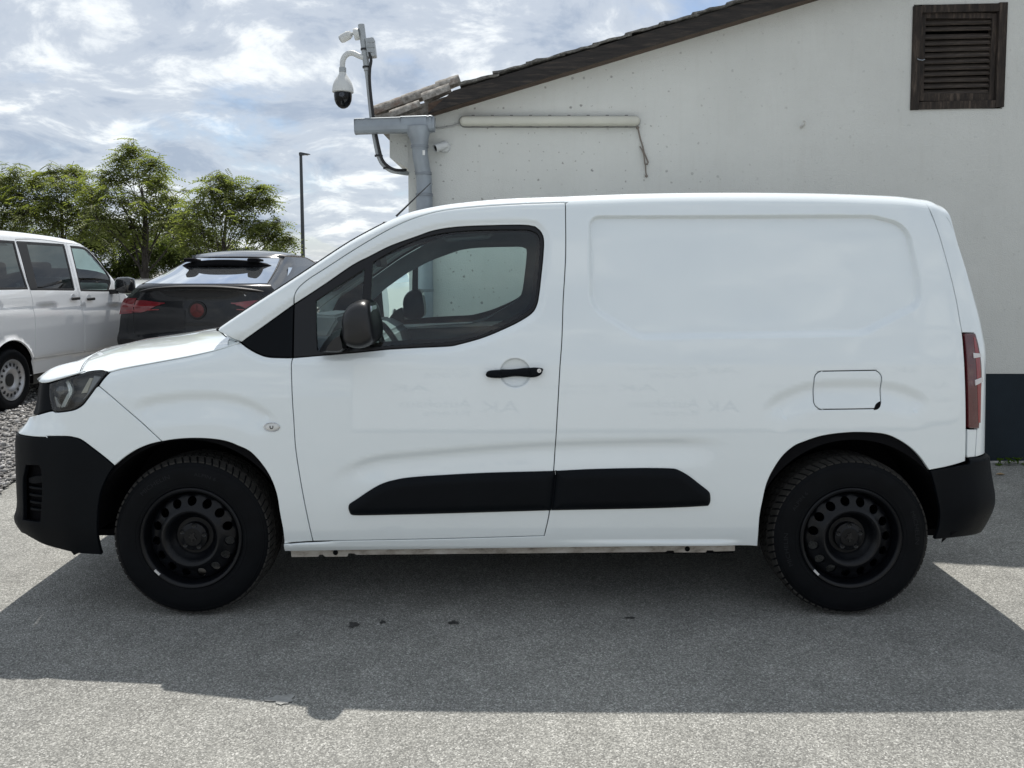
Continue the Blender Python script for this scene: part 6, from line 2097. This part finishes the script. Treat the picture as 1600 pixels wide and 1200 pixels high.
# ------------------------------------------------------------------ two more cars, mostly hidden
def plain_car(name, loc, rz, label, mat, zroof, group=None, length=4.2, w=.86, van_=False):
    r = empty(name, loc, label, 'car', group, rz)
    if van_:
        prof = [(0, .3), (0, 1.0), (.10, zroof - .12), (.35, zroof), (2.6, zroof + .02), (3.2, zroof - .1), (3.9, 1.15), (4.6, 1.0), (4.75, .6), (4.7, .3)]
    else:
        prof = [(0, .3), (-.02, .6), (.08, .92), (.25, .98), (.95, zroof - .05), (1.4, zroof), (2.2, zroof - .01), (3.05, .98), (3.9, .86), (4.15, .62), (4.12, .3)]
    P_ = catmull(prof, 4)
    bm = bmesh.new()
    rows = []
    for y, z in P_:
        tw = np.interp(z, [.3, .6, .92, zroof], [.97, 1, .97, .70 if not van_ else .84]) * w
        rows.append([bm.verts.new((q * tw, y, z + (.03 * (1 - abs(q) ** 3) if z > .9 else 0))) for q in np.linspace(-1, 1, 11)])
    for i in range(len(rows) - 1):
        for k in range(10):
            bm.faces.new((rows[i][k], rows[i][k + 1], rows[i + 1][k + 1], rows[i + 1][k]))
    for s in (0, -1):
        ring = [row[s] for row in rows]
        bm.faces.new(ring)
    from_bm('body', bm, mat, r, smooth=True, angle=35)
    for sg in (-1, 1):
        zb_, zt_ = .97, zroof - .09
        pts = [(.55, zb_), (1.05, zt_), (2.3, zt_), (2.85, zb_)] if not van_ else [(.4, 1.15), (.5, zt_), (3.0, zt_), (3.55, 1.15)]
        wv_ = [(sg * (np.interp(z, [.3, .6, .92, zroof], [.97, 1, .97, .70 if not van_ else .84]) * w + .006), y, z) for y, z in pts]
        from_data('side_window', wv_, [(0, 1, 2, 3)], M_SKYGLASS, r)
        for wy in (.75, 3.35):
            simple_wheel(r, 0, 0, 0, .31, .2, M_STEEL, 8, w=.18)
            w_ = [o for o in COL.objects if o.parent == r and o.name.startswith('wheel')][-1]
            w_.rotation_euler = (0, 0, math.radians(90 * sg)); w_.location = (sg * w, wy, .31)
        bm = bmesh.new()
        bm_tube(bm, [(sg * w * .70, 1.1, zroof + .0), (sg * w * .70, 1.2, zroof + .035), (sg * w * .70, 2.2, zroof + .03), (sg * w * .70, 2.35, zroof - .01)], .014, 8)
        from_bm('roof_rail', bm, M_SEAL, r, smooth=True)
    yb, yt = (.16, .78) if not van_ else (.05, .12)
    from_data('rear_window', [(-.62 * w / .86, yb + .04, 1.0 + .03), (.62 * w / .86, yb + .04, 1.03), (.52 * w / .86, yt, zroof - .08), (-.52 * w / .86, yt, zroof - .08)], [(0, 1, 2, 3)], M_SKYGLASS, r)
    return r


M_SILV = paint_mat('silver_paint', (.50, .52, .54))
plain_car('silver_hatchback', (-6.75, 13.0, 0), math.radians(4), 'low silver car with roof rails glimpsed between the minibus and the black car', M_SILV, 1.235)
plain_car('parked_white_van', (-3.35, 15.6, 0), 0, 'white van roof just showing over the right shoulder of the black car', M_VANW, 1.64, van_=True)

# ================================================================== gravel strip, trees, lamp post
m_, nt_, b_ = new_mat('gravel_bed')
vo_ = nt_.nodes.new('ShaderNodeTexVoronoi'); vo_.inputs['Scale'].default_value = 42
tc_ = nt_.nodes.new('ShaderNodeTexCoord'); nt_.links.new(tc_.outputs['Object'], vo_.inputs['Vector'])
sc_ = nt_.nodes.new('ShaderNodeSeparateColor'); nt_.links.new(vo_.outputs['Color'], sc_.inputs[0])
nt_.links.new(ramp(nt_, sc_.outputs[0], [(0, (.06, .058, .055)), (.4, (.16, .155, .15)), (.8, (.27, .26, .25)), (1, (.42, .41, .39))]), b_.inputs['Base Color'])
b_.inputs['Roughness'].default_value = .95
bump(nt_, b_, ramp(nt_, vo_.outputs['Distance'], [(0, 1.0), (.6, .4), (1, 0)]), 1.0, .03)
M_GRAV = m_
edge = [(-3.30, 4.35), (-3.36, 4.8), (-3.40, 5.1), (-3.50, 5.6), (-3.58, 6.4), (-3.52, 7.5), (-3.45, 9.0), (-3.4, 22)]
gv = [(-60, 4.35, .006)] + [(a, b, .006) for a, b in edge] + [(-60, 22, .006)]
gs = from_data('gravel_strip', gv, [tuple(range(len(gv)))], M_GRAV)
gs['kind'] = 'structure'
# loose stones
m_, nt_, b_ = new_mat('gravel_stone')
gi = nt_.nodes.new('ShaderNodeNewGeometry')
nt_.links.new(ramp(nt_, gi.outputs['Random Per Island'], [(0, (.07, .068, .066)), (.35, (.17, .165, .16)), (.7, (.28, .272, .26)), (.92, (.42, .41, .40)), (1, (.56, .55, .53))]), b_.inputs['Base Color'])
b_.inputs['Roughness'].default_value = .85
M_STONE = m_
ico = bmesh.new()
bmesh.ops.create_icosphere(ico, subdivisions=1, radius=1)
iv = np.array([v.co[:] for v in ico.verts]); it = np.array([[v.index for v in f.verts] for f in ico.faces])
ico.free()
N = 11000
ex_ = np.array(edge)
yy = 4.4 + rng.random(N) ** 1.25 * 5.2
xe = np.interp(yy, ex_[:, 1], ex_[:, 0])
xx = xe - rng.random(N) ** 1.1 * 2.9 + rng.normal(0, .035, N)
sz = rng.uniform(.008, .021, N)
V = []
for k in range(1):
    sc3 = rng.uniform(.6, 1.35, (N, 1, 3)) * sz[:, None, None]
    jit = 1 + rng.uniform(-.22, .22, (N, len(iv), 1))
    ang_ = rng.uniform(0, 6.28, N)
    pts = iv[None] * jit * sc3
    c_, s_ = np.cos(ang_)[:, None], np.sin(ang_)[:, None]
    X_ = pts[..., 0] * c_ - pts[..., 1] * s_ + xx[:, None]
    Y_ = pts[..., 0] * s_ + pts[..., 1] * c_ + yy[:, None]
    Z_ = pts[..., 2] * .8 + .006 + (sz * rng.uniform(.1, .9, N))[:, None]
    V = np.stack([X_, Y_, Z_], -1).reshape(-1, 3)
F_ = (it[None] + (np.arange(N) * len(iv))[:, None, None]).reshape(-1, 3)


def fast_mesh(name, V, F, mat, parent=None, smooth=False):
    me = bpy.data.meshes.new(name)
    k = F.shape[1]
    me.vertices.add(len(V)); me.vertices.foreach_set('co', np.ascontiguousarray(V, np.float32).ravel())
    me.loops.add(F.size); me.loops.foreach_set('vertex_index', np.ascontiguousarray(F, np.int32).ravel())
    me.polygons.add(len(F)); me.polygons.foreach_set('loop_start', np.arange(0, F.size, k, dtype=np.int32))
    if smooth:
        me.polygons.foreach_set('use_smooth', [True] * len(F))
    me.update(calc_edges=True)
    me.validate()
    return link_mesh(name, me, mat, parent)


o = fast_mesh('gravel_stones', V, F_, M_STONE)
o['kind'] = 'stuff'


def leaf_mat(name, c0, c1, tr_):
    m = bpy.data.materials.new(name)
    m.use_nodes = True
    nt = m.node_tree
    nt.nodes.clear()
    out = nt.nodes.new('ShaderNodeOutputMaterial')
    gi = nt.nodes.new('ShaderNodeNewGeometry')
    col = ramp(nt, gi.outputs['Random Per Island'], [(0, c0), (1, c1)])
    d = nt.nodes.new('ShaderNodeBsdfDiffuse'); nt.links.new(col, d.inputs[0])
    t = nt.nodes.new('ShaderNodeBsdfTranslucent')
    nt.links.new(mix_rgb(nt, 1.0, col, (1.25, 1.35, .55), 'MULTIPLY'), t.inputs[0])
    gl = nt.nodes.new('ShaderNodeBsdfGlossy'); gl.inputs['Roughness'].default_value = .45; gl.inputs[0].default_value = (.6, .6, .6, 1)
    mx = nt.nodes.new('ShaderNodeMixShader'); mx.inputs[0].default_value = tr_
    nt.links.new(d.outputs[0], mx.inputs[1]); nt.links.new(t.outputs[0], mx.inputs[2])
    m2 = nt.nodes.new('ShaderNodeMixShader'); m2.inputs[0].default_value = .025
    nt.links.new(mx.outputs[0], m2.inputs[1]); nt.links.new(gl.outputs[0], m2.inputs[2])
    nt.links.new(m2.outputs[0], out.inputs[0])
    return m


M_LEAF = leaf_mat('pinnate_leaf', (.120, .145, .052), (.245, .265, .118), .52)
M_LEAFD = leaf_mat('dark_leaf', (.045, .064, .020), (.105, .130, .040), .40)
M_BARK = wood('dark_bark', (.02, .017, .014), (.045, .038, .032), (.085, .075, .065), (6, 6, 1.5))


def spray_template(n_pairs, L, lw, ll, droop):
    """a pinnate leaf: pairs of leaflets along a drooping stalk, x outwards"""
    V = []; F = []
    for k in range(n_pairs + 1):
        f = (k + .6) / (n_pairs + .6)
        x = L * f; z = -droop * L * f * f
        for s in ((-1, 1) if k < n_pairs else (0,)):
            b = len(V)
            if s:
                dx, dy, dz = .35 * ll, s * ll, -.25 * ll
            else:
                dx, dy, dz = ll, 0, -.6 * ll
            px_, py_ = (lw, 0) if s else (0, lw)
            V += [(x, 0, z), (x + dx * .5 + px_ * .5, dy * .5 + py_ * .5, z + dz * .45), (x + dx, dy, z + dz), (x + dx * .5 - px_ * .5, dy * .5 - py_ * .5, z + dz * .45)]
            F.append((b, b + 1, b + 2, b + 3))
    return np.array(V), np.array(F)


SPR = [spray_template(6, .34, .046, .070, .35), spray_template(5, .28, .044, .066, .7), spray_template(7, .40, .044, .072, .55)]


def tree(name, base, blobs, label, leaf, density, trunk_r=.10, group=None, clump=6.2, limb=True):
    """blobs: (x, y, z, radius) of leafy masses in world metres"""
    r = empty(name, base, label, 'tree', group)
    base = np.array(base, float)
    bm = bmesh.new()
    top = max(b[2] for b in blobs)
    cx = np.mean([b[0] for b in blobs]); cy = np.mean([b[1] for b in blobs])
    lean = np.array([cx - base[0], cy - base[1]])
    trunk = [np.array([lean[0] * f * f * .7 + .06 * math.sin(5 * f + base[0]), lean[1] * f * f * .7, f * top * .80]) for f in np.linspace(0, 1, 9)]
    bm_tube(bm, trunk, [trunk_r * (1 - .82 * i / 8) for i in range(9)], 8)
    tips = []
    for (x, y, z, R) in blobs:
        c = np.array([x, y, z]) - base
        i = int(np.clip(round((c[2] - .9) / (top * .80) * 8 - 1.2), 1, 7))
        s = trunk[i]
        mid = s * .5 + c * .5 + [0, 0, -.06 * np.linalg.norm(c - s)] + rng.normal(0, .06, 3)
        pts = catmull([s, mid, c], 4)
        d0 = trunk_r * (.16 + .26 * R) * (1 - .08 * i)
        bm_tube(bm, pts, list(np.linspace(d0, d0 * .4, len(pts))), 6)
        nt_w = int(13 + 17 * R)
        for k in range(nt_w):
            d = rng.normal(0, 1, 3); d[2] = d[2] * .75 + .15; d /= np.linalg.norm(d)
            e = c + d * R * (rng.uniform(.45, .95) if rng.random() < .62 else rng.uniform(.95, 1.55)) * np.array([1.05, 1, .9])
            m = c * .55 + e * .45 + [0, 0, .08 * R] + rng.normal(0, .05, 3)
            p3 = catmull([c + rng.normal(0, .04, 3), m, e], 3)
            bm_tube(bm, p3, list(np.linspace(d0 * .36, .006, len(p3))), 4, cap=False)
            tips.append((p3, R))
    from_bm('trunk', bm, M_BARK, r, smooth=True)
    VV = []; FF = []; off = 0
    for p3, R in tips:
        n = int(clump * density * rng.uniform(.6, 1.3))
        for k in range(n):
            f = rng.uniform(.25, 1.0) ** .6
            q = f * (len(p3) - 1); i = min(int(q), len(p3) - 2)
            p = p3[i] + (p3[i + 1] - p3[i]) * (q - i) + rng.normal(0, .05 + .03 * R, 3)
            V0, F0 = SPR[rng.integers(3)]
            a = rng.uniform(0, 2 * math.pi); tl = rng.uniform(-.5, .65); sc = rng.uniform(.7, 1.2)
            rl = rng.uniform(-.7, .7)
            ca, sa = math.cos(a), math.sin(a); ct, st = math.cos(tl), math.sin(tl); cr, sr = math.cos(rl), math.sin(rl)
            Rx = np.array([[1, 0, 0], [0, cr, -sr], [0, sr, cr]])
            Ry = np.array([[ct, 0, st], [0, 1, 0], [-st, 0, ct]])
            Rz = np.array([[ca, -sa, 0], [sa, ca, 0], [0, 0, 1]])
            VV.append(V0 @ (Rz @ Ry @ Rx).T * sc + p)
            FF.append(F0 + off); off += len(V0)
    fast_mesh('crown', np.vstack(VV), np.vstack(FF), leaf, r)
    return r


def px_blobs(lst, Y, jy):
    return [(x, Y + dy * jy, z, r) for x, z, r, dy in lst]


TREES = [
    ('feathery_tree', (-9.23, 19.5, 0), [(-9.48, 19.56, 4.4, 0.33), (-9.97, 19.75, 4.2, 0.33), (-8.96, 19.25, 4.04, 0.32), (-10.15, 19.52, 3.72, 0.39), (-9.83, 20.11, 3.82, 0.44), (-9.15, 20.07, 3.72, 0.4), (-10.19, 18.96, 3.22, 0.38), (-9.58, 18.97, 3.11, 0.47), (-8.85, 18.69, 3.04, 0.47), (-8.55, 19.41, 3.14, 0.39), (-9.86, 18.6, 2.62, 0.5), (-9.57, 19.41, 2.51, 0.58), (-9.03, 19.8, 2.58, 0.56), (-8.2, 19.21, 2.66, 0.35)], 'tallest feathery green tree, its top above the black car', 0, 1.0, 0.13),
    ('feathery_tree', (-7.12, 18.5, 0), [(-7.03, 18.59, 3.64, 0.2), (-6.71, 18.54, 3.46, 0.19), (-7.05, 18.16, 3.3, 0.27), (-6.87, 18.54, 3.12, 0.28), (-7.45, 18.29, 2.95, 0.34), (-6.44, 18.46, 3.02, 0.2), (-7.05, 18.31, 2.71, 0.34), (-6.26, 18.56, 3.12, 0.12), (-6.05, 18.48, 3.33, 0.12), (-6.56, 18.25, 2.59, 0.27), (-7.75, 18.54, 2.54, 0.37), (-5.87, 18.57, 3.09, 0.09), (-6.22, 18.39, 2.32, 0.21), (-5.62, 18.41, 2.53, 0.12), (-5.36, 18.46, 2.17, 0.12), (-5.84, 18.71, 2.21, 0.19), (-6.06, 18.65, 2.52, 0.12), (-7.27, 18.65, 2.21, 0.34), (-7.85, 18.92, 2.13, 0.41)], 'feathery tree with sparse drooping right-hand branches beside the lamp post', 0, 0.9, 0.11),
    ('feathery_tree', (-11.87, 20.5, 0), [(-11.73, 20.83, 4.04, 0.28), (-12.14, 20.37, 3.95, 0.31), (-11.6, 19.91, 3.57, 0.4), (-12.78, 20.68, 3.72, 0.34), (-11.43, 20.58, 3.54, 0.38), (-12.24, 20.27, 3.28, 0.47), (-11.48, 20.04, 3.09, 0.47), (-11.09, 20.37, 3.05, 0.41), (-12.7, 20.44, 2.91, 0.51), (-11.77, 20.06, 2.66, 0.53), (-11.18, 20.13, 2.55, 0.5)], 'lower feathery green tree above the front of the minibus roof', 0, 1.0, 0.11),
    ('feathery_tree', (-13.49, 20, 0), [(-12.79, 19.95, 3.84, 0.3), (-13.43, 20.43, 3.76, 0.34), (-13.64, 20.13, 3.79, 0.44), (-12.54, 19.69, 3.35, 0.39), (-12.99, 19.63, 3.22, 0.46), (-13.91, 19.89, 3.11, 0.83), (-12.35, 19.47, 2.82, 0.49), (-12.85, 19.39, 2.67, 0.55)], 'feathery green tree at the left edge above the minibus roof', 0, 1.0, 0.11),
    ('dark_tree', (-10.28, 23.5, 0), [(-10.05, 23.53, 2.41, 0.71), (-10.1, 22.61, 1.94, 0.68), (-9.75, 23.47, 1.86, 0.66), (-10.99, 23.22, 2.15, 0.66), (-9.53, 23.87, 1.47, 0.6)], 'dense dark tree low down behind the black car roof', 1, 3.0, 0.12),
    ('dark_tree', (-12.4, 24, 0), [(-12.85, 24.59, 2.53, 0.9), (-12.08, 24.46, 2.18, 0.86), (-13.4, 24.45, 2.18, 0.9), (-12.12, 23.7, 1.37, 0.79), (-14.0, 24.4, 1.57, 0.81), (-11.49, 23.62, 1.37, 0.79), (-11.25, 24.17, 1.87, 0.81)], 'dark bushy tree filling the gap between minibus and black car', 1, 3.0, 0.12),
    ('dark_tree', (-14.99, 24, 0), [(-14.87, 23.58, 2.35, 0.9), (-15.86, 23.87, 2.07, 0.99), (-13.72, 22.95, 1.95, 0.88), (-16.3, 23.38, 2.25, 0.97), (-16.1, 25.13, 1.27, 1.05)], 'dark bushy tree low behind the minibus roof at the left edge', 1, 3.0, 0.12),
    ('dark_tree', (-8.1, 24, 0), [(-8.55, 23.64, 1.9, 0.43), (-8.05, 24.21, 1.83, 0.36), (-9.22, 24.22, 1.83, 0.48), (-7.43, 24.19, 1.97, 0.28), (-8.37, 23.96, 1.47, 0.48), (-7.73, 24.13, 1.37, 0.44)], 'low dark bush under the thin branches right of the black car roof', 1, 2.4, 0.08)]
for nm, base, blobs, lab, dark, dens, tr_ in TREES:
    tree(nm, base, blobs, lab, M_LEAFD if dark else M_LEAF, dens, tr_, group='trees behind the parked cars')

# lamp post far behind
lp = empty('lamp_post', (-8.14, 30, 0), 'slim dark lamp post with a flat head standing alone against the sky', 'lamp post')
M_POST = simple('dark_grey_post', (.05, .055, .06), rough=.5, metal=.3)
tube('post', [(0, 0, 0), (-.0, 0, 3.0), (-.02, 0, 5.86)], [.085, .070, .055], M_POST, lp, seg=14)
bm = bmesh.new()
bm_prism(bm, [(-.07, 5.84), (-.07, 5.95), (.0, 5.965), (.33, 5.90), (.33, 5.885), (.10, 5.86)], -.09, .09, lambda a, b, d: Vector((a, d, b)))
from_bm('lamp_head', bm, M_POST, lp)
box('led_panel', (.15, 0, 5.862), (.2, .12, .01), simple('led_cover', (.5, .5, .48), rough=.3), lp, rot=Matrix.Rotation(math.radians(8), 3, 'Y'))

# ================================================================== small things on the ground
wd = empty('weed', (3.745, WY_ - .03, -.002), 'small green weed growing at the foot of the dark plinth on the right', 'weed')
M_WEED = leaf_mat('weed_leaf', (.05, .10, .015), (.11, .18, .03), .35)
for k in range(16):
    a = rng.uniform(-2.6, -.5); L = rng.uniform(.06, .14); el = rng.uniform(.25, 1.1)
    d = np.array([math.cos(a) * math.cos(el), math.sin(a) * math.cos(el), math.sin(el)])
    s_ = np.array([-math.sin(a), math.cos(a), 0]); b0 = np.array([rng.uniform(-.11, .10), rng.uniform(-.02, .01), 0.0])
    n_ = np.cross(d, s_)
    pts = []
    for f, w in ((0, .003), (.45, .004), (.6, .020), (.8, .024), (.93, .012), (1.0, .001)):
        c = b0 + d * L * f + np.array([0, 0, -.25 * L * f * f])
        pts.append((c - s_ * w + n_ * w * .25, c, c + s_ * w + n_ * w * .25))
    V = [p for row in pts for p in row]
    F = []
    for i in range(5):
        for j in range(2):
            F.append((i * 3 + j, i * 3 + j + 1, (i + 1) * 3 + j + 1, (i + 1) * 3 + j))
    from_data('leaf', V, F, M_WEED, wd, smooth=True)
dl = empty('dry_leaf', (3.46, 5.36, .0), 'curled dry brown leaf lying on the asphalt in front of the plinth', 'leaf')
from_data('blade', [(-.035, 0, .004), (-.012, -.012, .012), (.012, -.012, .010), (.036, .002, .003), (.010, .013, .014), (-.014, .012, .010), (0, 0, .002)], [(0, 1, 6), (1, 2, 6), (2, 3, 6), (3, 4, 6), (4, 5, 6), (5, 0, 6)], simple('dry_leaf_brown', (.30, .21, .11), rough=.8), dl)
# drips of old oil under the van and a scuffed pale patch
M_OIL = simple('oil_stain', (.060, .059, .057), rough=.55, var=.6, vscale=60)
M_SCUFF = simple('scuffed_asphalt', (.30, .30, .285), rough=.9, var=.25, vscale=40)


def blot(name, x, y, rx, ry, mat, label, seed, z=-.0375):
    r_ = np.random.default_rng(seed)
    n = 26
    a = np.linspace(0, 2 * math.pi, n, endpoint=False)
    k = 1 + .22 * np.sin(3 * a + seed) + .16 * np.sin(5 * a + 2 * seed) + r_.uniform(-.16, .16, n)
    v = [(x + rx * q * math.cos(b), y + ry * q * math.sin(b), z) for q, b in zip(k, a)] + [(x, y, z)]
    o = from_data(name, v, [(i, (i + 1) % n, n) for i in range(n)], mat)
    tag(o, label, 'stain', 'stains on the asphalt')
    return o


blot('oil_stain', -.667, 3.145, .020, .026, M_OIL, 'largest dark oil drip on the shaded asphalt, nearest the front wheel', 1)
blot('oil_stain', -.548, 3.17, .012, .016, M_OIL, 'small dark oil drip right of the largest drip by the front wheel', 2)
blot('oil_stain', -.247, 3.165, .022, .016, M_OIL, 'dark oil drip below the gap between the two doors panels', 3)
blot('oil_stain', .507, 3.21, .022, .008, M_OIL, 'thin flat oil drip under the rear half of the van', 4)
blot('pale_scuff', -.80, 2.585, .042, .030, M_SCUFF, 'pale scuffed patch near the shadow edge left of centre', 5)

# ---- printed banner on the yard fence behind the photographer; it shows in the van's paint
bn = empty('advertising_banner', (4.2, -4.6, 0), 'long white fence banner with grey dealer lettering, mirrored in the paint of the van', 'banner')
box('banner_sheet', (0, 0, 1.15), (13.0, .012, 2.1), simple('banner_vinyl', (.62, .62, .61), rough=.6), bn)
M_PRINT = simple('banner_print', (.16, .17, .18), rough=.6)
for r_i, zz in enumerate((1.72, 1.12, .52)):
    for c_i in range(4):
        x0 = -6.0 + c_i * 3.3 + (1.5 if r_i % 2 else .2)
        for txt, dx, dz, sz_ in (('AK', 0, 0, .44), ('Autohaus', .70, .15, .27), ('Krone', .70, -.11, .27)):
            if x0 + dx > 5.4:
                continue
            me = text_mesh(txt, sz_)
            me.materials.clear()
            t_ = link_mesh('lettering', me, M_PRINT, bn)
            t_.location = (-x0 - dx, .008, zz + dz)
            t_.rotation_euler = (math.radians(90), 0, math.radians(180))
for k in range(6):
    tube('fence_post', [(-6.5 + k * 2.6, -.05, -.02), (-6.5 + k * 2.6, -.05, 2.3)], .03, M_ZINC, bn, seg=10)
